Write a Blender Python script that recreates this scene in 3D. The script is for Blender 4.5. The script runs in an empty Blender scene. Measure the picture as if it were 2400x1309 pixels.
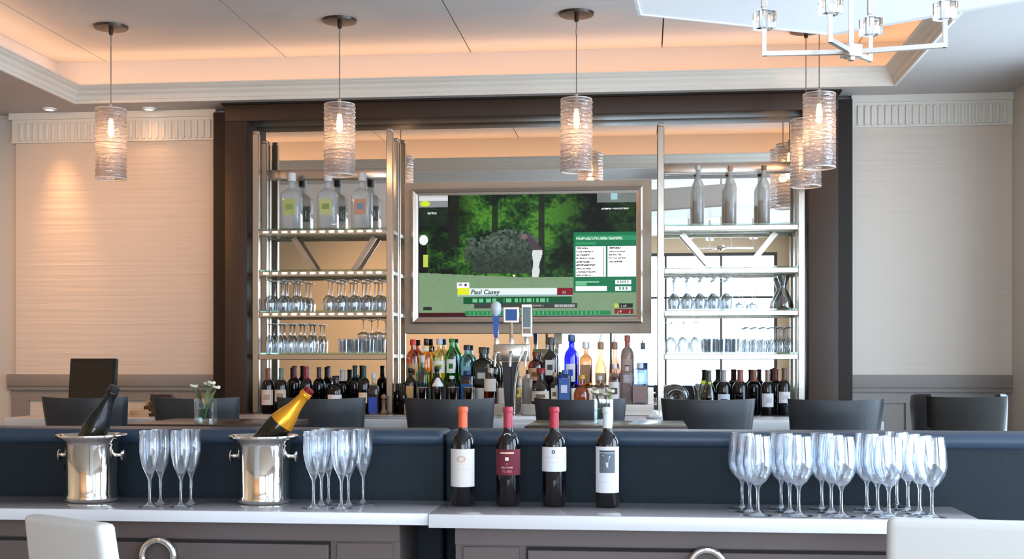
import bpy, bmesh, math, random
import numpy as np
from mathutils import Vector, Matrix

random.seed(7)
scene = bpy.context.scene
COL = scene.collection

# ------------------------------------------------------------------ camera
F = 2970.0            # focal length in pixels of the 2400 px wide frame
EYE = 1.35
HOR = 850.0           # image row of the horizon
TH = math.radians(5.96)
CS, SN = math.cos(TH), math.sin(TH)
cam_d = bpy.data.cameras.new('camera')
cam_d.sensor_width = 36.0
cam_d.lens = F / 2400.0 * 36.0
cam_d.shift_y = (HOR - 654.5) / 2400.0
cam = bpy.data.objects.new('camera', cam_d)
cam.location = (0, 0, EYE)
cam.rotation_euler = (math.pi / 2, 0, TH)
COL.objects.link(cam)
scene.camera = cam

# ------------------------------------------------------------------ world, exposure
w = bpy.data.worlds.new('world')
scene.world = w
w.use_nodes = True
w.node_tree.nodes['Background'].inputs[0].default_value = (0.62, 0.78, 1.0, 1)
w.node_tree.nodes['Background'].inputs[1].default_value = 1.6
vs = scene.view_settings
vs.view_transform = 'Standard'
vs.look = 'None'
vs.gamma = 1.0
vs.use_curve_mapping = False
vs.exposure = 0.27
scene.cycles.use_denoising = True
scene.cycles.max_bounces = 8
scene.cycles.transmission_bounces = 8
scene.cycles.transparent_max_bounces = 20
scene.cycles.glossy_bounces = 5
scene.cycles.diffuse_bounces = 3
scene.cycles.adaptive_threshold = 0.06
scene.cycles.caustics_reflective = False
scene.cycles.sample_clamp_indirect = 6.0


def lin(c):
    c = c / 255.0
    return c / 12.92 if c <= 0.04045 else ((c + 0.055) / 1.055) ** 2.4


def rgb(r, g, b):
    return (lin(r), lin(g), lin(b), 1.0)


def area(name, loc, rot, sx, sy, watts, color):
    d = bpy.data.lights.new(name, 'AREA')
    d.shape = 'RECTANGLE'
    d.size, d.size_y, d.energy, d.color = sx, sy, watts, color
    o = bpy.data.objects.new(name, d)
    o.location, o.rotation_euler = loc, rot
    COL.objects.link(o)
    return o


# room box (metres): X along the back wall, Y away from the camera
XL, XR, YR, YB = -6.5, 2.36, -4.0, 8.5
CEIL, SOF, LIP = 3.42, 3.09, 3.20
# tray ceiling over the bar
TX0, TX1, TY0, TY1 = -3.80, 1.562, 5.55, 8.15
DAY = (0.77, 0.89, 1.0)
# daylight outside the windows
area('daylight_rear', (0.35, YR - 0.25, 1.75), (math.pi / 2, 0, 0), 3.7, 2.95, 225, DAY)
for yc, hz, wt in ((-2.2, 2.95, 150), (0.6, 2.95, 150), (3.4, 2.95, 190), (6.45, 2.75, 150)):  # last one shines through the window added to brighten the back wall
    area('daylight_side', (XR + 0.25, yc, 0.3 + hz / 2), (0, math.pi / 2, 0), hz, 2.4, wt, DAY if yc < 5 else (0.68, 0.85, 1.0))
# warm strips lying in the cove of the tray ceiling
WARM = (1.0, 0.56, 0.29)
xc, yc = (TX0 + TX1) / 2, (TY0 + TY1) / 2
UP = math.pi
COVE = 1.45
area('cove_strip_far', (xc, TY1 + 0.10, 3.15), (UP, 0, 0), TX1 - TX0 + 0.2, 0.05, COVE * 5.6, WARM)
area('cove_strip_near', (xc, TY0 - 0.10, 3.15), (UP, 0, 0), TX1 - TX0 + 0.2, 0.05, COVE * 5.6, WARM)
area('cove_strip_west', (TX0 - 0.10, yc, 3.15), (UP, 0, 0), 0.05, TY1 - TY0 + 0.2, COVE * 2.6, WARM)
area('cove_strip_east', (TX1 + 0.10, yc, 3.15), (UP, 0, 0), 0.05, TY1 - TY0 + 0.2, COVE * 2.6, WARM)


# ------------------------------------------------------------------ where photo points lie in the room
def ray(u, v):
    a = (u - 1200.0) / F
    return CS * a - SN, SN * a + CS, (HOR - v) / F


def P(u, v, Y):                      # point on the vertical plane Y
    dx, dy, dz = ray(u, v)
    t = Y / dy
    return Vector((dx * t, Y, EYE + dz * t))


def PZ(u, v, z):                     # point on the horizontal plane z
    dx, dy, dz = ray(u, v)
    t = (z - EYE) / dz
    return Vector((dx * t, dy * t, z))


def X(u, Y):
    return P(u, HOR, Y).x


def Z(u, v, Y):
    return P(u, v, Y).z


def MPP(u, Y):                       # metres per photo pixel there
    return Y / ray(u, HOR)[1] / F


# ------------------------------------------------------------------ materials
MATS = {}


def mat(name, col, rough=0.5, metal=0.0, spec=0.5, trans=0.0, ior=1.45, emit=None, estr=0.0,
        var=0.0, vscale=8.0, bump=0.0, bscale=60.0, coat=0.0, sheen=0.0, stretch=None):
    if name in MATS:
        return MATS[name]
    m = bpy.data.materials.new(name)
    m.use_nodes = True
    nt = m.node_tree
    b = nt.nodes['Principled BSDF']
    b.inputs['Base Color'].default_value = col
    b.inputs['Roughness'].default_value = rough
    b.inputs['Metallic'].default_value = metal
    b.inputs['Specular IOR Level'].default_value = spec
    b.inputs['Transmission Weight'].default_value = trans
    b.inputs['IOR'].default_value = ior
    b.inputs['Coat Weight'].default_value = coat
    b.inputs['Sheen Weight'].default_value = sheen
    if emit:
        b.inputs['Emission Color'].default_value = emit
        b.inputs['Emission Strength'].default_value = estr
    if var or bump:
        tc = nt.nodes.new('ShaderNodeTexCoord')
        mp = nt.nodes.new('ShaderNodeMapping')
        if stretch:
            mp.inputs['Scale'].default_value = stretch
        nt.links.new(tc.outputs['Object'], mp.inputs['Vector'])
    if var:
        n = nt.nodes.new('ShaderNodeTexNoise')
        n.inputs['Scale'].default_value = vscale
        n.inputs['Detail'].default_value = 4
        nt.links.new(mp.outputs['Vector'], n.inputs['Vector'])
        mr = nt.nodes.new('ShaderNodeMapRange')
        mr.inputs['To Min'].default_value = 1 - var
        mr.inputs['To Max'].default_value = 1 + var
        nt.links.new(n.outputs['Fac'], mr.inputs['Value'])
        mx = nt.nodes.new('ShaderNodeMix')
        mx.data_type = 'RGBA'
        mx.blend_type = 'MULTIPLY'
        mx.inputs['Factor'].default_value = 1
        mx.inputs['A'].default_value = col
        nt.links.new(mr.outputs['Result'], mx.inputs['B'])
        nt.links.new(mx.outputs['Result'], b.inputs['Base Color'])
    if bump:
        n2 = nt.nodes.new('ShaderNodeTexNoise')
        n2.inputs['Scale'].default_value = bscale
        n2.inputs['Detail'].default_value = 6
        nt.links.new(mp.outputs['Vector'], n2.inputs['Vector'])
        bp = nt.nodes.new('ShaderNodeBump')
        bp.inputs['Strength'].default_value = bump
        bp.inputs['Distance'].default_value = 0.01
        nt.links.new(n2.outputs['Fac'], bp.inputs['Height'])
        nt.links.new(bp.outputs['Normal'], b.inputs['Normal'])
    MATS[name] = m
    return m


def thin_glass(name, tint=(1, 1, 1, 1), edge=0.55, base=0.06, frost=None, fcol=(0.8, 0.8, 0.8, 1), bands=False, rough=0.02):
    """clear sheet glass: lets light through, mirrors more towards its edges"""
    if name in MATS:
        return MATS[name]
    m = bpy.data.materials.new(name)
    m.use_nodes = True
    nt = m.node_tree
    nt.nodes.remove(nt.nodes['Principled BSDF'])
    out = nt.nodes['Material Output']
    tr = nt.nodes.new('ShaderNodeBsdfTransparent')
    tr.inputs[0].default_value = tint
    gl = nt.nodes.new('ShaderNodeBsdfGlossy')
    gl.inputs['Color'].default_value = (0.95, 0.97, 1, 1)
    gl.inputs['Roughness'].default_value = rough
    lw = nt.nodes.new('ShaderNodeLayerWeight')
    lw.inputs['Blend'].default_value = 0.45
    mr = nt.nodes.new('ShaderNodeMapRange')
    mr.inputs['To Min'].default_value = base
    mr.inputs['To Max'].default_value = edge
    nt.links.new(lw.outputs['Facing'], mr.inputs['Value'])
    mx = nt.nodes.new('ShaderNodeMixShader')
    nt.links.new(mr.outputs['Result'], mx.inputs[0])
    nt.links.new(tr.outputs[0], mx.inputs[1])
    nt.links.new(gl.outputs[0], mx.inputs[2])
    last = mx
    if frost:
        df = nt.nodes.new('ShaderNodeBsdfDiffuse')
        df.inputs[0].default_value = fcol
        tl = nt.nodes.new('ShaderNodeBsdfTranslucent')
        tl.inputs[0].default_value = fcol
        ms = nt.nodes.new('ShaderNodeMixShader')
        ms.inputs[0].default_value = 0.3
        nt.links.new(df.outputs[0], ms.inputs[1])
        nt.links.new(tl.outputs[0], ms.inputs[2])
        m2 = nt.nodes.new('ShaderNodeMixShader')
        m2.inputs[0].default_value = frost
        if bands:
            tc = nt.nodes.new('ShaderNodeTexCoord')
            wv = nt.nodes.new('ShaderNodeTexWave')
            wv.wave_type = 'BANDS'
            wv.bands_direction = 'Z'
            wv.inputs['Scale'].default_value = 14
            wv.inputs['Distortion'].default_value = 5.0
            wv.inputs['Detail'].default_value = 3
            wv.inputs['Detail Scale'].default_value = 1.6
            nt.links.new(tc.outputs['Object'], wv.inputs['Vector'])
            rp = nt.nodes.new('ShaderNodeMapRange')
            rp.inputs['From Min'].default_value = 0.42
            rp.inputs['From Max'].default_value = 0.78
            rp.inputs['To Min'].default_value = frost * 0.35
            rp.inputs['To Max'].default_value = min(1, frost * 1.9)
            nt.links.new(wv.outputs['Fac'], rp.inputs['Value'])
            nt.links.new(rp.outputs['Result'], m2.inputs[0])
            bp = nt.nodes.new('ShaderNodeBump')
            bp.inputs['Strength'].default_value = 0.7
            bp.inputs['Distance'].default_value = 0.01
            nt.links.new(wv.outputs['Fac'], bp.inputs['Height'])
            nt.links.new(bp.outputs['Normal'], gl.inputs['Normal'])
        nt.links.new(last.outputs[0], m2.inputs[1])
        nt.links.new(ms.outputs[0], m2.inputs[2])
        last = m2
    nt.links.new(last.outputs[0], out.inputs[0])
    MATS[name] = m
    return m


def lined_wall(name, col):
    """wall covering with fine uneven horizontal ridges"""
    m = bpy.data.materials.new(name)
    m.use_nodes = True
    nt = m.node_tree
    b = nt.nodes['Principled BSDF']
    b.inputs['Roughness'].default_value = 0.62
    b.inputs['Base Color'].default_value = col
    tc = nt.nodes.new('ShaderNodeTexCoord')
    mp = nt.nodes.new('ShaderNodeMapping')
    mp.inputs['Scale'].default_value = (0.35, 0.35, 16)
    nt.links.new(tc.outputs['Object'], mp.inputs['Vector'])
    n = nt.nodes.new('ShaderNodeTexNoise')
    n.inputs['Scale'].default_value = 1.5
    n.inputs['Detail'].default_value = 5
    n.inputs['Distortion'].default_value = 0.3
    nt.links.new(mp.outputs['Vector'], n.inputs['Vector'])
    bp = nt.nodes.new('ShaderNodeBump')
    bp.inputs['Strength'].default_value = 0.5
    bp.inputs['Distance'].default_value = 0.014
    nt.links.new(n.outputs['Fac'], bp.inputs['Height'])
    nt.links.new(bp.outputs['Normal'], b.inputs['Normal'])
    MATS[name] = m
    return m


M_WALLPAPER = lined_wall('ridged wallcovering', rgb(216, 202, 187))
M_WALL = mat('wall paint', rgb(205, 199, 190), 0.7, var=0.02)
M_BEIGE = mat('beige wall paint', rgb(206, 182, 150), 0.7, var=0.03)
M_CEIL = mat('ceiling paint', rgb(214, 208, 206), 0.55, var=0.015)
M_SOFFIT = mat('soffit paint', rgb(190, 184, 180), 0.6, var=0.015)
M_CROWN = mat('crown paint', rgb(230, 223, 211), 0.5, var=0.015)
M_DARKGAP = mat('dark joint', rgb(40, 36, 34), 0.9)
M_TAUPE = mat('taupe wainscot paint', rgb(142, 134, 128), 0.5, var=0.03)
M_BROWN = mat('dark brown lacquer', rgb(64, 48, 38), 0.45, spec=.35, var=0.06, vscale=3)
M_BROWN2 = mat('darker brown lacquer', rgb(42, 33, 26), 0.5, spec=.3, var=0.06, vscale=3)
M_CAB = mat('cabinet taupe lacquer', rgb(96, 84, 82), 0.38, var=0.05, vscale=4)
M_SURR = mat('screen surround taupe', rgb(178, 157, 136), 0.45, var=0.04, vscale=4)
M_CHAMP = mat('champagne metal', rgb(196, 184, 172), 0.28, 0.9)
M_NICKEL = mat('brushed nickel post', rgb(205, 196, 182), 0.24, 0.85, bump=0.05, bscale=20)
M_CHROME = mat('polished chrome', rgb(235, 235, 236), 0.05, 1.0)
M_SILVER = mat('polished silver', rgb(240, 236, 230), 0.07, 1.0)
M_MIRROR = mat('mirror silvering', rgb(238, 238, 234), 0.0, 1.0)
M_NAVY = mat('navy leather', rgb(27, 36, 43), 0.6, spec=0.22, bump=0.12, bscale=120, var=0.06, vscale=5)
M_NAVY_LIT = mat('navy leather roll with painted sheen', rgb(46, 62, 80), 0.36, bump=0.08, bscale=120)  # lighter than the back: sheen of the upward face put into the colour
M_LEATHER = mat('charcoal leather', rgb(50, 52, 56), 0.4, bump=0.1, bscale=140)
M_LEATHER2 = mat('dark brown leather', rgb(32, 28, 23), 0.6, spec=0.2, bump=0.05, bscale=60)
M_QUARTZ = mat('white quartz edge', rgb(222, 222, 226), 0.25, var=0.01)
M_QUARTZ_REFL = mat('quartz with painted reflection', rgb(172, 166, 168), 0.1, coat=0.5, var=0.03)  # same quartz, greyed: dark banquette reflection put into the colour
M_BARTOP = mat('pale stone bar top', rgb(214, 212, 212), 0.2, var=0.03)
M_WOODDK = mat('dark walnut', rgb(62, 46, 40), 0.25, var=0.25, vscale=6, stretch=(1, 12, 12))
M_FLOOR = mat('brown carpet', rgb(166, 154, 140), 0.95, var=0.2, vscale=30, bump=0.4, bscale=200)
M_WHITELEA = mat('white leather', rgb(208, 206, 202), 0.45, bump=0.04, bscale=90)
M_BLACK = mat('black plastic', rgb(22, 22, 23), 0.35)
M_BLACKSCR = mat('black screen', rgb(14, 14, 15), 0.16)
M_RUBBER = mat('black rubber', rgb(18, 18, 18), 0.6)
M_GLASS = mat('crystal glass', (1, 1, 1, 1), 0.0, trans=1.0, ior=1.45)
M_THIN = thin_glass('thin clear glass')
M_CRYSTAL = thin_glass('crystal stemware', (0.97, 0.985, 1, 1), 0.78, 0.06, rough=0.0)
M_PANE = thin_glass('window glass', (0.96, 0.98, 1, 1), 0.3, 0.03)
M_SHELFGL = thin_glass('shelf glass', (0.80, 0.93, 0.86, 1), 0.5, 0.10)
M_PENDANT = thin_glass('ribbed pendant glass', (0.96, 0.93, 0.92, 1), 0.45, 0.07, frost=0.2, fcol=(0.5, 0.45, 0.44, 1), bands=True)
M_RIM = mat('ground glass rim', rgb(245, 235, 228), 0.5, trans=0.3)
M_BULB = mat('lit bulb', (1, 0.8, 0.5, 1), 0.5, emit=(1, 0.62, 0.28, 1), estr=9)
M_LED = mat('lit led', (1, 0.9, 0.8, 1), 0.5, emit=(1, 0.9, 0.75, 1), estr=5)
M_CORD = mat('pendant cord', rgb(150, 132, 120), 0.4, 0.5)
M_WHITE = mat('white enamel', rgb(240, 240, 242), 0.4)
M_PAPER = mat('white label paper', rgb(232, 230, 226), 0.6)
M_FRAMEWIN = mat('window frame paint', rgb(70, 66, 62), 0.5)


# ------------------------------------------------------------------ mesh helpers
def link(name, me, m, parent=None, loc=(0, 0, 0), rot=None):
    o = bpy.data.objects.new(name, me)
    if m is not None and len(me.materials) == 0:
        me.materials.append(m)
    o.location = loc
    if rot:
        o.rotation_euler = rot
    o.parent = parent
    COL.objects.link(o)
    return o


def mesh(verts, faces, smooth=False):
    me = bpy.data.meshes.new('m')
    me.from_pydata([tuple(v) for v in verts], [], faces)
    me.validate()
    me.update()
    if smooth:
        me.polygons.foreach_set('use_smooth', [True] * len(me.polygons))
    return me


def fin(bm, smooth=False, angle=None):
    bmesh.ops.recalc_face_normals(bm, faces=bm.faces)
    me = bpy.data.meshes.new('m')
    bm.to_mesh(me)
    bm.free()
    if smooth:
        me.polygons.foreach_set('use_smooth', [True] * len(me.polygons))
        if angle:
            me.set_sharp_from_angle(angle=math.radians(angle))
    return me


def bm_box(bm, x0, x1, y0, y1, z0, z1):
    vs_ = [bm.verts.new(p) for p in ((x0, y0, z0), (x1, y0, z0), (x1, y1, z0), (x0, y1, z0),
                                     (x0, y0, z1), (x1, y0, z1), (x1, y1, z1), (x0, y1, z1))]
    for f in ((0, 3, 2, 1), (4, 5, 6, 7), (0, 1, 5, 4), (1, 2, 6, 5), (2, 3, 7, 6), (3, 0, 4, 7)):
        bm.faces.new([vs_[i] for i in f])
    return vs_


def box_me(sx, sy, sz, bev=0.0, seg=2):
    """box of that size standing on the local origin"""
    bm = bmesh.new()
    bm_box(bm, -sx / 2, sx / 2, -sy / 2, sy / 2, 0, sz)
    if bev:
        bmesh.ops.bevel(bm, geom=bm.edges[:], offset=bev, segments=seg, affect='EDGES', profile=0.5)
        return fin(bm, True, 40)
    return fin(bm)


def box(name, x0, x1, y0, y1, z0, z1, m, parent=None, bev=0.0, seg=2):
    """axis-aligned box given by WORLD extents when its parent sits at the world origin, else local"""
    me = box_me(x1 - x0, y1 - y0, z1 - z0, bev, seg)
    return link(name, me, m, parent, ((x0 + x1) / 2, (y0 + y1) / 2, z0))


def wbox(name, x0, x1, y0, y1, z0, z1, m, parent, bev=0.0, seg=2):
    """same with a parent that stands elsewhere (unrotated): extents in world coordinates"""
    L = parent.location
    return box(name, x0 - L.x, x1 - L.x, y0 - L.y, y1 - L.y, z0 - L.z, z1 - L.z, m, parent, bev, seg)


def boxes_me(lst):
    bm = bmesh.new()
    for b in lst:
        bm_box(bm, *b)
    return fin(bm)


def lathe_me(prof, seg=28, sq=None, closed=False, smooth=True, angle=50):
    """surface of revolution; sq = per-ring squareness (2 round .. 8 square)"""
    verts, faces, rings = [], [], []
    for k, (r, z) in enumerate(prof):
        n = 2.0 if sq is None else sq[k]
        if r < 1e-5:
            rings.append([len(verts)])
            verts.append((0, 0, z))
        else:
            ids = []
            for i in range(seg):
                t = 2 * math.pi * (i + 0.5) / seg
                c, s = math.cos(t), math.sin(t)
                k_ = r if n == 2.0 else r / (abs(c) ** n + abs(s) ** n) ** (1 / n)
                ids.append(len(verts))
                verts.append((k_ * c, k_ * s, z))
            rings.append(ids)
    pairs = list(zip(rings, rings[1:]))
    if closed:
        pairs.append((rings[-1], rings[0]))
    for a, b in pairs:
        if len(a) == 1 and len(b) == 1:
            continue
        for i in range(seg):
            j = (i + 1) % seg
            if len(a) == 1:
                faces.append((a[0], b[j], b[i]))
            elif len(b) == 1:
                faces.append((a[i], a[j], b[0]))
            else:
                faces.append((a[i], a[j], b[j], b[i]))
    me = mesh(verts, faces, smooth)
    bm = bmesh.new()
    bm.from_mesh(me)
    bmesh.ops.recalc_face_normals(bm, faces=bm.faces)
    bm.to_mesh(me)
    bm.free()
    if smooth and angle:
        me.set_sharp_from_angle(angle=math.radians(angle))
    return me


def tube_me(pts, r, seg=10, closed=False):
    pts = [Vector(p) for p in pts]
    n = len(pts)
    verts, faces = [], []
    up0 = None
    for i, p in enumerate(pts):
        if closed:
            d = pts[(i + 1) % n] - pts[i - 1]
        else:
            d = pts[min(i + 1, n - 1)] - pts[max(i - 1, 0)]
        d.normalize()
        ref = up0 if up0 is not None else (Vector((0, 0, 1)) if abs(d.z) < 0.9 else Vector((1, 0, 0)))
        s = d.cross(ref)
        if s.length < 1e-4:
            s = d.cross(Vector((0, 1, 0.3)))
        s.normalize()
        q = s.cross(d).normalized()
        up0 = q
        rr = r[i] if isinstance(r, (list, tuple)) else r
        for k in range(seg):
            t = 2 * math.pi * k / seg
            verts.append(p + s * (rr * math.cos(t)) + q * (rr * math.sin(t)))
    m_ = n if closed else n - 1
    for i in range(m_):
        a, b = i * seg, ((i + 1) % n) * seg
        for k in range(seg):
            l = (k + 1) % seg
            faces.append((a + k, a + l, b + l, b + k))
    if not closed:
        faces.append(tuple(range(seg))[::-1])
        faces.append(tuple(range((n - 1) * seg, n * seg)))
    me = mesh(verts, faces, True)
    me.set_sharp_from_angle(angle=math.radians(50))
    return me


def bar_me(a, b, w_, h_):
    """square bar between two points"""
    a, b = Vector(a), Vector(b)
    d = (b - a).normalized()
    ref = Vector((0, 0, 1)) if abs(d.z) < 0.9 else Vector((0, 1, 0))
    s = d.cross(ref).normalized() * (w_ / 2)
    q = s.cross(d).normalized() * (h_ / 2)
    vs_ = [a + s + q, a - s + q, a - s - q, a + s - q, b + s + q, b - s + q, b - s - q, b + s - q]
    return mesh(vs_, [(0, 1, 2, 3), (7, 6, 5, 4), (0, 4, 5, 1), (1, 5, 6, 2), (2, 6, 7, 3), (3, 7, 4, 0)])


def prism_me(poly, z0, z1):
    n = len(poly)
    v = [(x, y, z0) for x, y in poly] + [(x, y, z1) for x, y in poly]
    f = [tuple(range(n))[::-1], tuple(range(n, 2 * n))] + [(i, (i + 1) % n, n + (i + 1) % n, n + i) for i in range(n)]
    return mesh(v, f)


def sweep_me(prof, path, closed=True):
    """profile (offset outwards, z) swept round a rectangle path of (x, y, outward dir) corners with mitred corners"""
    verts, faces = [], []
    m_ = len(prof)
    for (x, y, ox, oy) in path:
        for (d, z) in prof:
            verts.append((x + ox * d, y + oy * d, z))
    n = len(path)
    for i in range(n if closed else n - 1):
        a, b = i * m_, ((i + 1) % n) * m_
        for k in range(m_ - 1):
            faces.append((a + k, b + k, b + k + 1, a + k + 1))
    return mesh(verts, faces)


def cyl_patch(r, a0, a1, z0, z1, n=10):
    """curved patch wrapped on a cylinder, angle 0 facing the camera side (-Y)"""
    verts, faces = [], []
    for i in range(n + 1):
        t = a0 + (a1 - a0) * i / n
        verts += [(r * math.sin(t), -r * math.cos(t), z0), (r * math.sin(t), -r * math.cos(t), z1)]
    for i in range(n):
        faces.append((2 * i, 2 * i + 2, 2 * i + 3, 2 * i + 1))
    return mesh(verts, faces, True)


def cyl_label(r, a0, a1, z0, z1, th=0.0008, n=12, rc=0.0):
    """a label with real thickness wrapped on a cylinder; rc rounds its corners"""
    out = []
    if rc > 0:
        w2, h2 = (a1 - a0) / 2 * r, (z1 - z0) / 2
        for cx, cz, s in ((w2 - rc, h2 - rc, 0), (-(w2 - rc), h2 - rc, 1), (-(w2 - rc), -(h2 - rc), 2), (w2 - rc, -(h2 - rc), 3)):
            for k in range(5):
                t = (s + k / 4) * math.pi / 2
                out.append((cx + rc * math.cos(t), cz + rc * math.sin(t)))
    xs = [a0 + (a1 - a0) * i / n for i in range(n + 1)]
    verts, faces = [], []
    mid, zc = (a0 + a1) / 2, (z0 + z1) / 2
    for t in xs:
        lo, hi = z0, z1
        if rc > 0:
            e = abs(t - mid) * r
            w2 = (a1 - a0) / 2 * r
            if e > w2 - rc:
                k = rc - math.sqrt(max(0, rc * rc - (e - w2 + rc) ** 2))
                lo, hi = z0 + k, z1 - k
        for rr in (r, r + th):
            verts += [(rr * math.sin(t), -rr * math.cos(t), lo), (rr * math.sin(t), -rr * math.cos(t), hi)]
    for i in range(n):
        a, b = 4 * i, 4 * i + 4
        faces += [(a + 2, b + 2, b + 3, a + 3), (a + 1, a, b, b + 1), (a + 3, b + 3, b + 1, a + 1), (a, a + 2, b + 2, b)]
    faces += [(0, 1, 3, 2), (4 * n, 4 * n + 2, 4 * n + 3, 4 * n + 1)]
    return mesh(verts, faces, True)


def text_me(body, size, depth=0.0005, align='CENTER', shear=0.0, bold=0.0):
    cu = bpy.data.curves.new('t', 'FONT')
    cu.body, cu.size, cu.extrude, cu.align_x, cu.shear = body, size, depth, align, shear
    cu.resolution_u = 3
    cu.offset = bold
    o = bpy.data.objects.new('t', cu)
    COL.objects.link(o)
    dg = bpy.context.evaluated_depsgraph_get()
    me = bpy.data.meshes.new_from_object(o.evaluated_get(dg))
    bpy.data.objects.remove(o)
    bpy.data.curves.remove(cu)
    return me


def wrap_on(me, r):
    """bend a flat x/y mesh round a vertical cylinder, facing -Y"""
    for v in me.vertices:
        t = v.co.x / r
        rr = r + v.co.z
        v.co = Vector((rr * math.sin(t), -rr * math.cos(t), v.co.y))
    return me


def thing(name, label, cat, loc=(0, 0, 0), rz=0.0, group=None):
    o = bpy.data.objects.new(name, None)
    o.empty_display_size = 0.05
    o.location = loc
    o.rotation_euler = (0, 0, rz)
    COL.objects.link(o)
    return tag(o, label, cat, group)


def tag(o, label, cat, group=None):
    o['label'], o['category'] = label, cat
    if group:
        o['group'] = group
    return o


def struct(o):
    o['kind'] = 'structure'
    return o


def copy_tree(o, loc, label=None, group=None, rz=None):
    c = o.copy()
    COL.objects.link(c)
    c.location = loc
    if rz is not None:
        c.rotation_euler = (0, 0, rz)
    if label:
        c['label'] = label
    if group:
        c['group'] = group
    for ch in list(o.children):
        d = ch.copy()
        COL.objects.link(d)
        d.parent = c
        for g in list(ch.children):
            e = g.copy()
            COL.objects.link(e)
            e.parent = d
    return c


def root(name):
    o = bpy.data.objects.new(name, None)
    o.empty_display_size = 0.05
    COL.objects.link(o)
    return o

# =================================================================== THE SETTING
floor = struct(box('floor', XL - .2, XR + .2, YR - .2, YB + .2, -0.1, 0, M_FLOOR))

# ---- ceiling with the tray over the bar
slab = struct(box('ceiling', XL - .2, XR + .2, YR - .2, YB + .2, CEIL + 0.02, CEIL + 0.15, M_DARKGAP))


def on_slab(name, x0, x1, y0, y1, z0, z1, m, bev=0.0):
    return wbox(name, x0, x1, y0, y1, z0, z1, m, slab, bev)


NEARF = 4.85
on_slab('soffit', XL, XR, TY1, YB, SOF, SOF + .03, M_SOFFIT)
on_slab('soffit', XL, XR, NEARF, TY0, SOF, SOF + .03, M_SOFFIT)
on_slab('soffit', XL, TX0, TY0, TY1, SOF, SOF + .03, M_SOFFIT)
on_slab('soffit', TX1, XR, TY0, TY1, SOF, SOF + .03, M_SOFFIT)
on_slab('fascia', XL, XR, NEARF - .03, NEARF, SOF, CEIL + .02, M_CROWN)
CV = 0.23
on_slab('cove_wall', TX0 - CV, TX1 + CV, TY1 + CV, TY1 + CV + .02, SOF + .03, CEIL + .02, M_CEIL)
on_slab('cove_wall', TX0 - CV, TX1 + CV, TY0 - CV - .02, TY0 - CV, SOF + .03, CEIL + .02, M_CEIL)
on_slab('cove_wall', TX0 - CV - .02, TX0 - CV, TY0 - CV - .02, TY1 + CV + .02, SOF + .03, CEIL + .02, M_CEIL)
on_slab('cove_wall', TX1 + CV, TX1 + CV + .02, TY0 - CV - .02, TY1 + CV + .02, SOF + .03, CEIL + .02, M_CEIL)
path = [(TX0, TY0, -1, -1), (TX1, TY0, 1, -1), (TX1, TY1, 1, 1), (TX0, TY1, -1, 1)]
prof = [(.012, SOF - .003), (-.004, SOF - .003), (-.004, SOF + .018), (-.010, SOF + .020), (-.012, SOF + .045), (-.030, SOF + .062), (-.034, SOF + .075),
        (-.056, SOF + .090), (-.062, LIP - .012), (-.070, LIP - .010), (-.070, LIP), (-.045, LIP), (0.02, SOF + .035)]
L = slab.location
cm = sweep_me(prof, path)
link('crown_moulding', cm, M_CROWN, slab, (-L.x, -L.y, -L.z))
# ceiling boards of the tray with open joints
xs = [TX0 - CV, -3.68, -2.415, -1.15, 0.115, 1.38, TX1 + CV]
ys = [TY0 - CV, 6.30, 7.38, TY1 + CV]
g = 0.004
for i in range(len(xs) - 1):
    for j in range(len(ys) - 1):
        on_slab('ceiling_panel', xs[i] + g, xs[i + 1] - g, ys[j] + g * .25, ys[j + 1] - g * .25, CEIL, CEIL + .022, M_CEIL)
on_slab('ceiling_panel', XL, XR, YR, NEARF - .03, CEIL, CEIL + .022, M_CEIL)


# ---- walls
def wall_with_openings(name, m, along, a0, a1, fixed0, fixed1, openings, z1=CEIL + .02):
    """wall running along x or y with rectangular openings (b0, b1, zlo, zhi)"""
    lst = []
    cur = a0
    for (b0, b1, zl, zh) in sorted(openings):
        lst.append((cur, b0, 0, z1))
        lst.append((b0, b1, 0, zl))
        lst.append((b0, b1, zh, z1))
        cur = b1
    lst.append((cur, a1, 0, z1))
    bs = []
    for (p, q, zl, zh) in lst:
        if along == 'x':
            bs.append((p, q, fixed0, fixed1, zl, zh))
        else:
            bs.append((fixed0, fixed1, p, q, zl, zh))
    return struct(link(name, boxes_me(bs), m))


wall_back = struct(box('wall_back', XL, XR, YB, YB + .12, 0, CEIL + .02, M_WALL))
wall_left = struct(box('wall_left', XL - .12, XL, YR - .1, YB + .12, 0, CEIL + .02, M_BEIGE))
WZ0, WZ1 = 0.35, 3.15
RW = (-1.45, 2.15)
wall_rear = wall_with_openings('wall_rear', M_BEIGE, 'x', XL, XR, YR - .12, YR, [(RW[0], RW[1], WZ0, WZ1)])
SWS = [(-3.3, -1.1, WZ1), (-0.5, 1.7, WZ1), (2.3, 4.5, WZ1), (5.35, 7.55, 2.95)]  # last opening is added, to brighten the right end of the back wall
wall_right = wall_with_openings('wall_right', M_WALL, 'y', YR, YB, XR, XR + .12, [(a, b, WZ0, h) for a, b, h in SWS])


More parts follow.
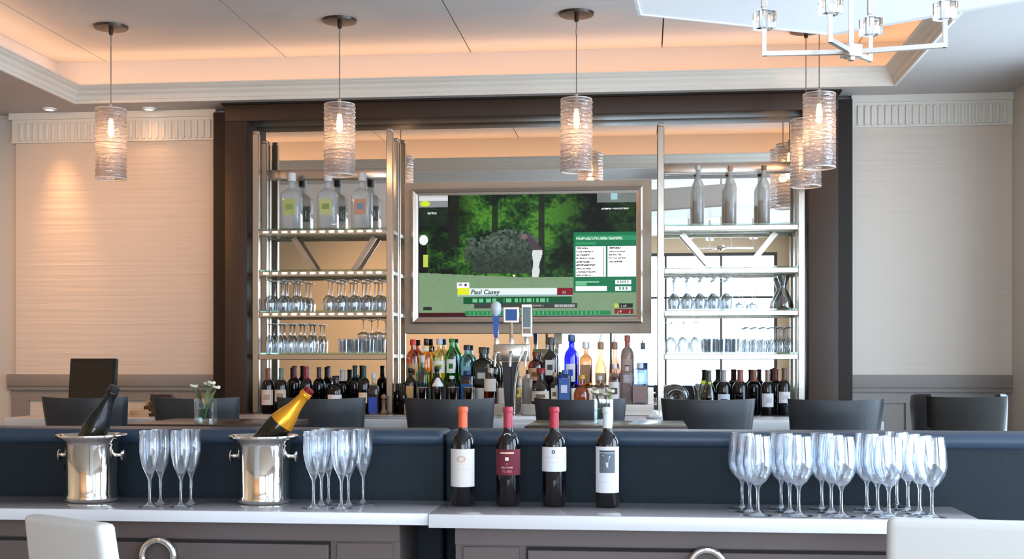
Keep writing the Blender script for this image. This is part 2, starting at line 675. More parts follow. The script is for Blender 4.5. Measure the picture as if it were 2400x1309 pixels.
def window(name, along, a0, a1, f0, nv, WZ1=WZ1):
    r = struct(root(name))
    t = .05

    def bx(p, q, zl, zh, d0, d1, nm, m):
        if along == 'x':
            box(nm, p, q, f0 + d0, f0 + d1, zl, zh, m, r)
        else:
            box(nm, f0 + d0, f0 + d1, p, q, zl, zh, m, r)
    bx(a0, a1, WZ0, WZ0 + t, 0, .08, 'window_frame', M_FRAMEWIN)
    bx(a0, a1, WZ1 - t, WZ1, 0, .08, 'window_frame', M_FRAMEWIN)
    bx(a0, a0 + t, WZ0 + t, WZ1 - t, 0, .08, 'window_frame', M_FRAMEWIN)
    bx(a1 - t, a1, WZ0 + t, WZ1 - t, 0, .08, 'window_frame', M_FRAMEWIN)
    for k in range(1, nv):
        c = a0 + (a1 - a0) * k / nv
        bx(c - .018, c + .018, WZ0 + t, WZ1 - t, .01, .06, 'muntin', M_FRAMEWIN)
    zc = WZ0 + (WZ1 - WZ0) * .74
    bx(a0 + t, a1 - t, zc - .018, zc + .018, .015, .055, 'transom', M_FRAMEWIN)
    bx(a0 + t, a1 - t, WZ0 + t, WZ1 - t, .03, .036, 'pane', M_PANE)
    return r


window('window_1', 'x', RW[0], RW[1], YR - .1, 4)
for i, (a, b, h) in enumerate(SWS):
    window('window_%d' % (i + 2), 'y', a, b, XR + .02, 3, h)

# ---- back wall: ridged panels, fluted frieze, wainscot (left of the bar surround and right of it)
UL0, UL1, UR0 = 42, 501, 1998
xl0, xl1 = X(UL0, YB), X(UL1, 8.40)
xr0, xr1 = X(UR0, 8.40), XR
Z_RAIL1, Z_RAIL0, Z_FR0 = 1.272, 1.188, 2.884


def panels(x0, x1, nfl, skip_end):
    W = wall_back.location

    def b(nm, a0, a1, y0, y1, z0, z1, m, bev=0.0):
        return wbox(nm, a0, a1, y0, y1, z0, z1, m, wall_back, bev)
    b('wall_panel', x0, x1, YB - .03, YB, Z_RAIL1, Z_FR0, M_WALLPAPER)
    # fluted frieze
    b('frieze', x0 - (.02 if skip_end else 0), x1, YB - .045, YB, Z_FR0, SOF, M_CROWN)
    b('frieze_bead', x0 - (.025 if skip_end else 0), x1, YB - .052, YB - .045, Z_FR0, Z_FR0 + .012, M_CROWN)
    b('frieze_cap', x0 - (.035 if skip_end else 0), x1, YB - .065, YB - .045, SOF - .045, SOF, M_CROWN)
    me = box_me(.022, .012, .125, .003, 1)
    n = nfl
    for k in range(n):
        xx = x0 + .05 + (x1 - x0 - .10) * k / (n - 1)
        link('flute', me, M_CROWN, wall_back, (xx - W.x, YB - .05 - W.y, Z_FR0 + .014 - W.z))
    # wainscot
    b('chair_rail', x0 - .06, x1, YB - .05, YB, Z_RAIL0, Z_RAIL1, M_TAUPE, .004)
    b('rail_bead', x0 - .06, x1, YB - .04, YB, Z_RAIL0 - .03, Z_RAIL0, M_TAUPE, .003)
    b('wainscot_rail', x0 - .04, x1, YB - .025, YB, 1.09, Z_RAIL0 - .03, M_TAUPE)
    b('wainscot_rail', x0 - .04, x1, YB - .025, YB, 0, .16, M_TAUPE)


panels(xl0, xl1, 30, True)
panels(xr0, xr1, 22, False)
W = wall_back.location
# stiles and recessed fields of the wainscot
for (a, c) in ((2000, 2066), (2121, 2145), (2352, 2400)):
    wbox('stile', X(a, YB), min(XR, X(c, YB)), YB - .025, YB, .16, 1.09, M_TAUPE, wall_back)
for (a, c) in ((2066, 2121), (2145, 2352)):
    wbox('field_panel', X(a, YB), X(c, YB), YB - .008, YB, .16, 1.09, M_TAUPE, wall_back)
for (a, c) in ((30, 72), (455, 500)):
    wbox('stile', X(a, YB), X(c, YB), YB - .025, YB, .16, 1.09, M_TAUPE, wall_back)
wbox('field_panel', X(72, YB), X(455, YB), YB - .01, YB, .16, 1.12, M_WALLPAPER, wall_back)

# ---- dark brown surround of the back bar
sur = struct(root('trim_1'))
YF = 8.25
ZH = 2.968
xo0, xo1 = X(500, 8.40), X(1998, 8.40)
xi0, xi1 = X(527, YF), X(1965, YF)
xm0, xm1 = X(579, YF), X(1895, YF)
box('pilaster_back', xo0, xi0 + .06, 8.40, YB, 0, SOF - .03, M_BROWN2, sur)
box('pilaster_back', xi1 - .06, xo1, 8.40, YB, 0, SOF - .03, M_BROWN2, sur)
box('pilaster', xi0, xm0, YF, YB - .02, 0, ZH, M_BROWN, sur, .004)
box('pilaster', xm1, xi1, YF, YB - .02, 0, ZH, M_BROWN, sur, .004)
box('header', xi0, xi1, YF, YB - .02, ZH, SOF - .012, M_BROWN, sur, .004)
box('header_cap', xi0 - .02, xi1 + .02, YF - .02, YB - .02, SOF - .012, SOF, M_BROWN2, sur)

mirror = thing('mirror', 'large frameless mirror covering the wall behind the bottle shelves', 'mirror', ((xm0 + xm1) / 2, 8.47, 1.0))
wbox('mirror_glass', xm0, xm1, 8.465, 8.475, 1.0, ZH, M_MIRROR, mirror)

# ---- recessed ceiling lights on the soffit
def downlight(label, u, v, watts, spot_deg, target):
    p = PZ(u, v, SOF)
    t = thing('recessed_downlight', label, 'light', (p.x, p.y, SOF - .012), group='recessed ceiling lights')
    link('trim_ring', lathe_me([(.030, 0), (.045, .003), (.046, .012), (.028, .012), (.028, .004)], 24, closed=True), M_WHITE, t)
    link('lens', lathe_me([(0, .006), (.028, .006), (.028, .010), (0, .010)], 20), M_LED, t)
    d = bpy.data.lights.new('downlight_beam', 'SPOT')
    d.energy, d.spot_size, d.spot_blend, d.shadow_soft_size, d.color = watts, math.radians(spot_deg), 1.0, .10, (1, .50, .22)
    o = bpy.data.objects.new('downlight_beam', d)
    o.parent = t
    o.location = (0, 0, -.01)
    dirv = Vector(target) - Vector(t.location)
    o.rotation_euler = dirv.to_track_quat('-Z', 'Y').to_euler()
    COL.objects.link(o)


pw = P(160, 560, YB)
# unseen warm spots with glowing discs, added to brighten left and rear walls
for (x, y, z, wt, tg) in ((-4.35, 6.6, SOF, 140, (-3.3, 8.5, 1.3)), (-3.0, 7.6, SOF - .0, 0, None), (-4.6, -1.6, CEIL, 300, (-4.2, -4, 1.5)), (-2.6, -1.8, CEIL, 260, (-2.6, -4, 1.5)), (-5.0, 2.2, CEIL, 160, (-6.5, 2.5, 1.2))):
    if tg is None:
        continue
    link('added_spot_disc', lathe_me([(0, -.004), (.05, -.004), (.055, 0), (0, 0)], 20), M_LED, slab, (x - slab.location.x, y - slab.location.y, z - slab.location.z))
    d = bpy.data.lights.new('added_warm_spot', 'SPOT')
    d.energy, d.spot_size, d.spot_blend, d.shadow_soft_size, d.color = wt, math.radians(105), 1.0, .08, (1, .45, .15) if y > 5 else (1, .62, .36)
    o = bpy.data.objects.new('added_warm_spot', d)
    o.location = (x, y, z - .02)
    o.rotation_euler = (Vector(tg) - Vector(o.location)).to_track_quat('-Z', 'Y').to_euler()
    COL.objects.link(o)
downlight('small recessed downlight in the soffit near the left corner, left of first pendant', 116, 254, 46, 38, (pw.x, YB, pw.z))
downlight('small recessed downlight in the soffit just right of the leftmost pendant', 349, 253, 4, 120, (X(330, YB), YB, 0.6))

# =================================================================== PENDANTS
def pendant(label, u, Y, z_top, z_bot, r=.094):
    x = X(u, Y)
    t = thing('pendant_lamp', label, 'pendant lamp', (x, Y, z_bot), group='ribbed glass pendants over the bar')
    h = z_top - z_bot
    # shade: an open glass cylinder with real wall thickness
    pr = [(r, .004), (r, h - .004), (r - .003, h), (r - .006, h - .004), (r - .006, .004), (r - .003, 0)]
    sh = link('shade', lathe_me(pr, 40, closed=True), M_PENDANT, t)
    link('shade_rim', tube_me([(math.cos(k * math.tau / 40) * (r - .003), math.sin(k * math.tau / 40) * (r - .003), .003) for k in range(40)], .0042, 6, True), M_RIM, sh)
    link('shade_rim', tube_me([(math.cos(k * math.tau / 40) * (r - .003), math.sin(k * math.tau / 40) * (r - .003), h - .003) for k in range(40)], .003, 6, True), M_RIM, sh)
    # glass threads wound round the shade
    bm = bmesh.new()
    for k in range(13):
        z = .02 + (h - .04) * (k + random.uniform(-.25, .25)) / 12
        tilt = random.uniform(-.006, .006)
        me = tube_me([(math.cos(q * math.tau / 32) * (r + .0005), math.sin(q * math.tau / 32) * (r + .0005),
                       z + tilt * math.cos(q * math.tau / 32 + k)) for q in range(32)], random.uniform(.0012, .0028), 5, True)
        bm.from_mesh(me)
        bpy.data.meshes.remove(me)
    link('wound_glass_thread', fin(bm, True), M_PENDANT_T, sh)
    # holder, lit bulb
    link('socket', lathe_me([(0, h + .03), (.010, h + .03), (.012, h - .03), (.014, h - .06), (0, h - .06)], 16), M_NICKEL, t)
    link('spider', bar_me((-r + .003, 0, h - .004), (r - .003, 0, h - .004), .006, .003), M_NICKEL, t)
    bl = link('bulb', lathe_me([(0, h - .058), (.012, h - .062), (.017, h - .10), (.019, h - .135), (.014, h - .165), (0, h - .175)], 16), M_BULB, t)
    d = bpy.data.lights.new('bulb_light', 'POINT')
    d.energy, d.color, d.shadow_soft_size = 2.2, (1, .62, .32), .03
    o = bpy.data.objects.new('bulb_light', d)
    o.parent = t
    o.location = (0, 0, h - .21)
    COL.objects.link(o)
    zc = CEIL - z_bot
    link('cord', tube_me([(0, 0, h + .02), (0, 0, zc - .035)], .0035, 6), M_CORD, t)
    link('cord_grip', lathe_me([(0, zc - .13), (.006, zc - .13), (.006, zc - .10), (0, zc - .10)], 10), M_NICKEL, t)
    link('canopy', lathe_me([(0, zc - .055), (.012, zc - .052), (.014, zc - .018), (.10, zc - .015), (.105, zc), (0, zc)], 32), M_CANOPY, t)


M_PENDANT_T = thin_glass('pendant glass thread', (0.8, 0.76, 0.76, 1), 0.6, 0.2, frost=0.3, fcol=(0.75, 0.68, 0.66, 1))
M_CANOPY = mat('bronze nickel canopy', rgb(74, 66, 62), 0.35, 0.8)
YP = 7.5
zt, zb = Z(1351, 232, YP), Z(1351, 403, YP)
pendant('ribbed glass cylinder pendant hanging before the left ridged wall panel', 260, YP, zt, zb)
pendant('ribbed glass cylinder pendant hanging before the left bottle shelves', 796, YP, zt, zb)
pendant('ribbed glass cylinder pendant hanging above the television', 1351, YP, zt, zb)
pendant('ribbed glass cylinder pendant at far right, the nearer and higher of two', 1920, YP, zt, zb)
pendant('ribbed glass cylinder pendant partly hidden behind another at far right', 1889, 8.02, Z(1889, 280, 8.02), Z(1889, 438, 8.02))

# =================================================================== CHANDELIER
ZA = 2.456
hub = PZ(1995, 122, ZA)
ch = thing('chandelier', 'white hexagonal ceiling chandelier with square chrome arms and clear glass blocks', 'chandelier', (hub.x, hub.y, ZA))


def loc_(p):
    return Vector(p) - ch.location


M_STEEL = mat('satin steel bar', rgb(226, 222, 216), 0.22, 0.8)
tips = [PZ(1791, 126, ZA), PZ(2215, 106, ZA), PZ(1946, 94, ZA), PZ(2040, 140, ZA)]
gblk = box_me(.062, .062, .062, .003, 2)
cand = box_me(.022, .022, .12, .002, 1)
for p in tips:
    q = loc_(p)
    link('arm', bar_me((0, 0, 0), q, .016, .016), M_STEEL, ch)
    po = link('arm_post', bar_me((q.x, q.y, -.008), (q.x, q.y, .20), .015, .015), M_STEEL, ch)
    link('glass_block', gblk, M_GLASS, ch, (q.x + .001, q.y, .088), (0, 0, .5))
    link('candle_sleeve', cand, mat('ivory sleeve', rgb(214, 204, 192), .5), ch, (q.x, q.y, .165))
link('hub', box_me(.058, .058, .045, .004, 2), M_STEEL, ch, (0, 0, -.02), (0, 0, .5))
link('hub_finial', lathe_me([(0, -.034), (.012, -.030), (.014, -.02), (0, -.02)], 16), M_CHROME, ch)
link('centre_stem', bar_me((0, 0, .02), (0, 0, CEIL - ZA), .017, .017), M_STEEL, ch)
ZHX = 2.75
vtx = PZ(1952, 69, ZHX)
a0 = math.atan2(vtx.y - hub.y, vtx.x - hub.x)
R = .90
hx = [(R * math.cos(a0 + k * math.pi / 3), R * math.sin(a0 + k * math.pi / 3)) for k in range(6)]
link('hexagonal_shade', prism_me(hx, ZHX - ZA, ZHX - ZA + .20), mat('white shade', rgb(246, 246, 248), .5, emit=(.92, .95, 1, 1), estr=.10), ch)
hx2 = [(x * 1.006, y * 1.006) for x, y in hx]
for k in range(6):
    link('shade_rim', bar_me((hx2[k][0], hx2[k][1], ZHX - ZA + .004), (hx2[(k + 1) % 6][0], hx2[(k + 1) % 6][1], ZHX - ZA + .004), .012, .016), mat('white rim', rgb(240, 240, 240), .4), ch)

# =================================================================== CONSOLE, WORKTOPS, BANQUETTES
ZC = .90
YCF, YCB = 3.735, 4.10
YBQ = 4.115
xj = X(1003, YCF)
x_right_end = X(2304, YCF)
XCL = -2.35
wt1 = thing('worktop', 'white quartz worktop carrying the two ice buckets', 'worktop', ((XCL + xj) / 2, 3.9, ZC - .04))
wbox('slab', XCL, xj - .0015, YCF + .018, YCB, ZC - .036, ZC, M_QUARTZ_REFL, wt1, .003)  # dark reflection put into slab colour; edge paler for window light
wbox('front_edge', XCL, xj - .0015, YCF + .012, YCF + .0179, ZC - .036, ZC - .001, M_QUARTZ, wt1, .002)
wt2 = thing('worktop', 'white quartz worktop carrying the four wine bottles', 'worktop', ((xj + x_right_end) / 2, 3.9, ZC - .04))
wbox('slab', xj + .0015, x_right_end, YCF + .006, YCB, ZC - .042, ZC, M_QUARTZ_REFL, wt2, .003)
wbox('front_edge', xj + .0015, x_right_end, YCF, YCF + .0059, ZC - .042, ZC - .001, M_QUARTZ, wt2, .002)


def console(label, x0, x1, pan, door, zt, ring_u, ring_v):
    yf = 3.80
    t = thing('console_cabinet', label, 'cabinet', ((x0 + x1) / 2, 3.95, 0))
    wbox('carcass', x0, x1, yf, YCB, .08, zt, M_CAB, t)
    wbox('plinth', x0 + .02, x1 - .02, yf + .04, YCB - .02, 0, .08, M_BROWN2, t)
    wbox('top_rail', x0, x1, yf - .012, yf, zt - .055, zt, M_CAB, t)
    p0, p1 = X(pan[0], yf), X(pan[1], yf)
    wbox('side_panel', p0, p1, yf - .006, yf, .12, zt - .062, M_CAB, t, .002, 1)
    d0, d1 = X(door[0], yf) if door[0] is not None else x0 + .03, X(door[1], yf) if door[1] is not None else x1 - .03
    wbox('door_shadow_gap', d0 - .005, d1 + .005, yf - .004, yf, .10, zt - .060, M_DARKGAP, t)
    dr = wbox('door', d0, d1, yf - .018, yf - .002, .105, zt - .068, M_CAB, t, .002, 1)
    # ring pull hanging from a clip on the door
    c = P(ring_u, ring_v, yf - .035)
    r = .050
    Ld = t.location + dr.location
    ring = tube_me([(math.sin(k * math.tau / 40) * r, 0, math.cos(k * math.tau / 40) * r) for k in range(40)], .0105, 12, True)
    link('ring_pull', ring, M_CHROME, dr, (c.x - Ld.x, c.y - Ld.y, c.z - r - Ld.z))
    link('ring_clip', box_me(.018, .045, .016, .003, 2), M_CHROME, dr, (c.x - Ld.x, c.y + .012 - Ld.y, c.z - .008 - Ld.z))
    return t


console('taupe console cabinet at left, its ring pull beside the white chair', XCL + .03, X(938, 3.80), (790, 920), (None, 772), ZC - .036, 370, 1264)
console('taupe console cabinet at right, under the wine bottles and glasses', X(1068, 3.80), x_right_end - .03, (1085, 1218), (1238, None), ZC - .042, 1657, 1288)


def banquette(label, x0, x1):
    t = thing('banquette', label, 'banquette', ((x0 + x1) / 2, 4.3, 0))
    zt = 1.128
    wbox('back_panel', x0, x1, YBQ, YBQ + .16, .06, zt - .028, M_NAVY, t, .012, 3)
    wbox('top_roll', x0 - .002, x1 + .002, YBQ - .012, YBQ + .20, zt - .052, zt, M_NAVY_LIT, t, .022, 4)
    wbox('seat_cushion', x0, x1, YBQ + .161, YBQ + .66, .30, .46, M_NAVY, t, .03, 3)
    wbox('base', x0 + .02, x1 - .02, YBQ + .12, YBQ + .62, 0, .30, M_BROWN2, t)


xg = X(1041, YBQ)
banquette('long navy leather banquette at left, behind the ice buckets', -2.6, xg - .002)
banquette('long navy leather banquette at right, behind the wine glasses', xg + .004, 2.2)


# =================================================================== STOOLS AND TABLES
def curved_back_me(w_, h_, dep, th, flare, tip, n=18, m_=8):
    """upholstered bowed back: bows away from the sitter, wider at the top, corners slightly raised"""
    verts, faces = [], []
    for side in (0, 1):
        for j in range(m_ + 1):
            t = j / m_
            for i in range(n + 1):
                s = i / n * 2 - 1
                hw = w_ / 2 * (1 - flare * (1 - t))
                e = max(0, (t - .80) / .2)
                y = -dep * (1 - s * s) - .05 * t
                z = h_ * t + tip * (s * s) * t
                off = th / 2
                k = math.sqrt(max(0, 1 - e * e * .8)) * (1 - .5 * max(0, abs(s) - .9) / .1)
                y += off * k * (-1 if side == 0 else 1)
                verts.append((hw * s, y, z))
    N = (n + 1) * (m_ + 1)
    for j in range(m_):
        for i in range(n):
            a = j * (n + 1) + i
            faces.append((a, a + 1, a + n + 2, a + n + 1))
            faces.append((N + a, N + a + n + 1, N + a + n + 2, N + a + 1))
    rim = [i for i in range(n + 1)] + [j * (n + 1) + n for j in range(1, m_ + 1)] + [m_ * (n + 1) + i for i in range(n - 1, -1, -1)] + [j * (n + 1) for j in range(m_ - 1, 0, -1)]
    for k in range(len(rim)):
        a, b = rim[k], rim[(k + 1) % len(rim)]
        faces.append((a, N + a, N + b, b))
    me = mesh(verts, faces, True)
    me.set_sharp_from_angle(angle=math.radians(60))
    return me


ST_Y = 6.55
back_me = curved_back_me(.475, .335, .07, .05, .14, .008)
seat_me = box_me(.43, .42, .09, .025, 3)


def stool(name, label, u, m, group, me=None, rz=0.0, ztop=1.163):
    x = X(u, ST_Y)
    t = thing(name, label, 'bar stool', (x, ST_Y, 0), rz, group)
    bk = link('backrest', me or back_me, m, t, (0, 0, ztop - .335))
    link('seat', seat_me, m, t, (0, .17, .70))
    for sx in (-1, 1):
        for sy in (0, 1):
            link('leg', bar_me((sx * .20, .0 + sy * .36, 0), (sx * .17, .03 + sy * .30, .71), .03, .03), M_WOODDK, t)
        link('back_post', bar_me((sx * .16, 0.0, .74), (sx * .17, -.035, ztop - .28), .03, .03), M_WOODDK, t)
    link('footrest', bar_me((-.19, .365, .28), (.19, .365, .28), .02, .02), M_CHROME, t)
    return t


stool('bar_stool', 'dark leather bar stool in front of the black monitor, leftmost in the row', 208, M_LEATHER, 'dark leather bar stools along the bar')
stool('bar_stool', 'dark leather bar stool behind the flower vase at left', 467, M_LEATHER, 'dark leather bar stools along the bar')
stool('bar_stool', 'dark leather bar stool in front of the left bottle shelves', 758, M_LEATHER, 'dark leather bar stools along the bar')
stool('bar_stool', 'dark leather bar stool in front of the green and blue liquor bottles', 1057, M_LEATHER, 'dark leather bar stools along the bar')
stool('bar_stool', 'dark leather bar stool just right of the beer tap, behind a red capsule', 1361, M_LEATHER, 'dark leather bar stools along the bar')
stool('bar_stool', 'dark leather bar stool in front of the right bottle shelves', 1658, M_LEATHER, 'dark leather bar stools along the bar')
stool('bar_stool', 'dark leather bar stool before the right brown pilaster', 1955, M_LEATHER, 'dark leather bar stools along the bar')

# the last seat: a winged leather chair with a folded side
wb = thing('wing_stool', 'brown black leather winged bar chair at far right by the wainscot', 'bar stool', (X(2250, ST_Y), ST_Y, 0), .12)
link('backrest', curved_back_me(.40, .36, .03, .06, .05, .004), M_LEATHER2, wb, (.015, 0, .82))


def wing_me(sx):
    poly = [(-.01, .0), (.0, -.03), (.055, .02), (.06, .10), (.045, .13), (0, .05)]
    bm = bmesh.new()
    rings = []
    hs = [0, .05, .2, .32, .365, .375]
    sc = [.75, .85, .95, 1.05, 1.0, .75]
    for h_, k in zip(hs, sc):
        rings.append([bm.verts.new((sx * (p[0] * k), p[1] * k, h_)) for p in poly])
    for a, b in zip(rings, rings[1:]):
        for i in range(len(poly)):
            j = (i + 1) % len(poly)
            bm.faces.new((a[i], a[j], b[j], b[i]))
    bm.faces.new(rings[0][::-1])
    bm.faces.new(rings[-1])
    return fin(bm, True, 50)


link('wing', wing_me(-1), M_LEATHER, wb, (-.165, -.03, .82))
link('wing', wing_me(1), M_LEATHER, wb, (.185, -.02, .82))
link('seat', seat_me, M_LEATHER2, wb, (0, .19, .70))
for sx in (-1, 1):
    for sy in (0, 1):
        link('leg', bar_me((sx * .20, .02 + sy * .36, 0), (sx * .17, .05 + sy * .30, .71), .03, .03), M_WOODDK, wb)
    link('back_post', bar_me((sx * .15, 0.02, .74), (sx * .15, -.02, .90), .03, .03), M_WOODDK, wb)


def high_table(label, u0, u1, z=1.085):
    y0, y1 = 5.30, 5.88
    x0, x1 = X(u0, 5.3), X(u1, 5.3)
    t = thing('high_table', label, 'table', ((x0 + x1) / 2, (y0 + y1) / 2, 0))
    wbox('table_top', x0, x1, y0, y1, z - .03, z, M_WOODDK, t, .004)
    link('column', lathe_me([(0, .02), (.035, .02), (.03, z - .05), (.10, z - .03), (0, z - .03)], 20), M_BROWN2, t)
    link('base_plate', box_me(.42, .42, .02, .004, 1), M_BROWN2, t)
    return t


high_table('dark walnut high table with the flower vase at left', 297, 640)
high_table('dark walnut high table behind the wine bottles with a flower vase', 1229, 1612)
ZT = 1.085


def vase(label, u, v, flowers, seed):
    p = PZ(u, v, ZT)
    t = thing('flower_vase', label, 'vase', (p.x, p.y, ZT), group='small vases on the high tables')
    r, h = .043, .105
    link('glass', lathe_me([(0, 0), (r, 0), (r, h), (r - .004, h), (r - .004, .008), (0, .008)], 24, sq=[6] * 6, angle=30), M_THIN, t)
    rnd = random.Random(seed)
    gm = mat('flower stem', rgb(96, 120, 66), .6)
    lm = mat('flower leaf', rgb(120, 132, 74), .6)
    fm = mat('cream petals', rgb(232, 226, 196), .6)
    link('water', lathe_me([(0, .009), (r - .006, .009), (r - .006, .06), (0, .06)], 20, sq=[6] * 4), thin_glass('vase water', (.9, .97, .93, 1), .25, .04), t)
    for (fx, fy, fz) in flowers:
        s = link('stem', tube_me([(rnd.uniform(-.015, .015), rnd.uniform(-.015, .015), .012), (fx * .5, fy * .5, fz * .6), (fx, fy, fz)], .0022, 6), gm, t)
        bm = bmesh.new()
        for k in range(9):
            a = k * 2.4
            el = .25 + .13 * (k % 5)
            c = Vector((fx + .011 * math.cos(a), fy + .011 * math.sin(a), fz + .012 * el))
            q = bmesh.ops.create_icosphere(bm, subdivisions=1, radius=.009)
            bmesh.ops.transform(bm, matrix=Matrix.Translation(c) @ Matrix.Diagonal((1, 1, .75, 1)), verts=q['verts'])
        link('blossom', fin(bm, True), fm, t)
    for k in range(5):
        a = rnd.uniform(0, 6.28)
        b0 = Vector((.01 * math.cos(a), .01 * math.sin(a), .06))
        tip = Vector((.05 * math.cos(a), .05 * math.sin(a), .13 + rnd.uniform(0, .05)))
        side = Vector((-math.sin(a), math.cos(a), 0)) * .010
        midp = (b0 + tip) / 2 + Vector((0, 0, .012))
        me = mesh([b0, midp + side, tip, midp - side, midp + Vector((0, 0, .003))], [(0, 1, 4), (1, 2, 4), (2, 3, 4), (3, 0, 4)], True)
        link('leaf', me, lm, t)
    return t


vase('square glass vase with cream blossoms on the left high table', 482, 988, [(-.055, 0, .155), (.005, .01, .165), (.03, -.01, .17), (.045, .01, .15)], 3)
vase('square glass vase with green sprigs beside the white wine capsule', 1415, 990, [(-.04, 0, .13), (.01, .01, .12), (.03, 0, .135)], 5)


# =================================================================== WHITE CHAIRS IN FRONT
def white_chair(label, loc, rz, w_top, w_bot, ztop):
    t = thing('dining_chair', label, 'chair', loc, rz)
    bm = bmesh.new()
    # tapered rounded back
    z0 = .45
    y_t, y_b, th = -.07, 0.0, .055
    q = [(-w_bot / 2, y_b - th / 2, z0), (w_bot / 2, y_b - th / 2, z0), (w_bot / 2, y_b + th / 2, z0), (-w_bot / 2, y_b + th / 2, z0),
         (-w_top / 2, y_t - th / 2, ztop), (w_top / 2, y_t - th / 2, ztop), (w_top / 2, y_t + th / 2, ztop), (-w_top / 2, y_t + th / 2, ztop)]
    vv = [bm.verts.new(p) for p in q]
    for f in ((0, 3, 2, 1), (4, 5, 6, 7), (0, 1, 5, 4), (1, 2, 6, 5), (2, 3, 7, 6), (3, 0, 4, 7)):
        bm.faces.new([vv[i] for i in f])
    bmesh.ops.bevel(bm, geom=bm.edges[:], offset=.022, segments=4, affect='EDGES', profile=.6)
    link('backrest', fin(bm, True, 45), M_WHITELEA, t)
    link('seat', box_me(w_bot, .44, .10, .03, 3), M_WHITELEA, t, (0, .22, .38))
    for sx in (-1, 1):
        for sy in (0, 1):
            link('leg', bar_me((sx * (w_bot / 2 - .03), -.02 + sy * .44, 0), (sx * (w_bot / 2 - .05), .03 + sy * .38, .39), .035, .035), M_WOODDK, t)
    return t


pc = P(178, 1213, 3.12)
white_chair('white leather dining chair at lower left, seen obliquely beside a ring pull', (pc.x + .02, 3.17, 0), math.radians(-32), .34, .39, pc.z)
pc = P(2290, 1214, 3.10)
white_chair('white leather dining chair at lower right, covering the console end', (pc.x + .03, 3.14, 0), math.radians(-8), .46, .47, pc.z)

# =================================================================== BAR COUNTER AND BACK COUNTER
ZBAR = 1.04
bx0, bx1 = X(10, 6.85), X(2072, 6.85)
bar = thing('bar_counter', 'long bar counter with pale stone top behind the stools', 'bar counter', ((bx0 + bx1) / 2, 7.15, 0))
wbox('bar_top', bx0, bx1, 6.85, 7.45, ZBAR - .06, ZBAR, M_BARTOP, bar, .004)
wbox('bar_front', bx0 + .05, bx1 - .05, 7.05, 7.40, .10, ZBAR - .06, M_BROWN, bar)
wbox('plinth', bx0 + .08, bx1 - .08, 7.10, 7.36, 0, .10, M_BROWN2, bar)
wbox('foot_rail', bx0 + .1, bx1 - .1, 6.96, 6.99, .22, .25, M_CHROME, bar, .01)
for k in range(5):
    xx = bx0 + .2 + (bx1 - bx0 - .4) * k / 4
    wbox('rail_bracket', xx - .012, xx + .012, 6.975, 7.06, .225, .245, M_CHROME, bar)
ZCB = 1.02
bc = thing('back_counter', 'stone topped back counter under the bottle shelves', 'counter', ((xm0 + xm1) / 2, 8.2, 0))
wbox('counter_top', xm0, xm1, 7.95, 8.465, ZCB - .04, ZCB, mat('dark stone', rgb(70, 66, 64), .15, var=.15, vscale=20), bc, .003)
wbox('counter_body', xm0 + .01, xm1 - .01, 8.0, 8.465, .08, ZCB - .04, M_BROWN, bc)
wbox('plinth', xm0 + .03, xm1 - .03, 8.04, 8.44, 0, .08, M_BROWN2, bc)
for k in range(6):
    a = xm0 + .02 + (xm1 - xm0 - .04) * k / 6
    b_ = xm0 + .02 + (xm1 - xm0 - .04) * (k + 1) / 6
    d = wbox('counter_door', a + .004, b_ - .004, 7.982, 8.0, .10, ZCB - .06, M_BROWN, bc, .002, 1)
    link('door_pull', box_me(.012, .015, .14, .003, 1), M_NICKEL, d, (.22, -.016, .6))
ris = thing('bottle_riser', 'two step dark riser holding the liquor bottles under the television', 'riser', (X(1240, 8.3), 8.3, ZCB))
rx0, rx1 = X(952, 8.2), X(1532, 8.2)
T1, T2 = 1.185, 1.085
wbox('upper_step', rx0, rx1, 8.30, 8.455, ZCB, T1, M_CHAMP, ris)
wbox('lower_step', rx0, rx1, 8.13, 8.30, ZCB, T2, M_CHAMP, ris)

# =================================================================== TELEVISION
tv = thing('television', 'flat television showing a golf broadcast, set in a taupe wall panel', 'television', (X(1237, 8.4), 8.465, 1.547))


def tbox(nm, u0, u1, z0, z1, y0, y1, m, par=None, bev=0.0):
    o = wbox(nm, X(u0, y0), X(u1, y0), y0, y1, z0, z1, m, tv, bev)
    return o


tbox('surround_panel', 948, 1527, 1.547, 2.556, 8.385, 8.464, M_SURR, bev=.004)


def frame_me(x0, x1, z0, z1, w_, y0, y1):
    """bevelled picture frame: four mitred pieces in one ring"""
    verts, faces = [], []
    for (d, y) in ((0, y1), (0, y0 + .006), (.010, y0), (w_ * .55, y0 + .004), (w_ * .6, y0 + .010), (w_, y0 + .014), (w_, y1)):
        verts += [(x0 + d, y, z0 + d), (x1 - d, y, z0 + d), (x1 - d, y, z1 - d), (x0 + d, y, z1 - d)]
    for k in range(6):
        for i in range(4):
            j = (i + 1) % 4
            faces.append((4 * k + i, 4 * k + j, 4 * k + 4 + j, 4 * k + 4 + i))
    return mesh(verts, faces)


Lt = tv.location
fr = frame_me(X(965, 8.36), X(1506, 8.36), Z(1200, 757, 8.36), Z(1200, 440, 8.36), .042, 8.355, 8.386)
link('metal_frame', fr, M_CHAMP, tv, (-Lt.x, -Lt.y, -Lt.z))
sx0, sx1, sz0, sz1 = X(982, 8.37), X(1491, 8.37), 1.663, 2.468
wbox('bezel', sx0 - .016, sx1 + .016, 8.370, 8.384, sz0 - .016, sz1 + .016, M_BLACK, tv)

# ---- the broadcast picture, painted cell by cell on the screen surface
GW, GH = 400, 224
PX0, PX1, PY0, PY1 = 172.0, 1832.0, 178.0, 1118.0
gx = PX0 + (np.arange(GW) + .5) * (PX1 - PX0) / GW
gy = PY0 + (np.arange(GH) + .5) * (PY1 - PY0) / GH
GX, GY = np.meshgrid(gx, gy)
rng = np.random.default_rng(4)


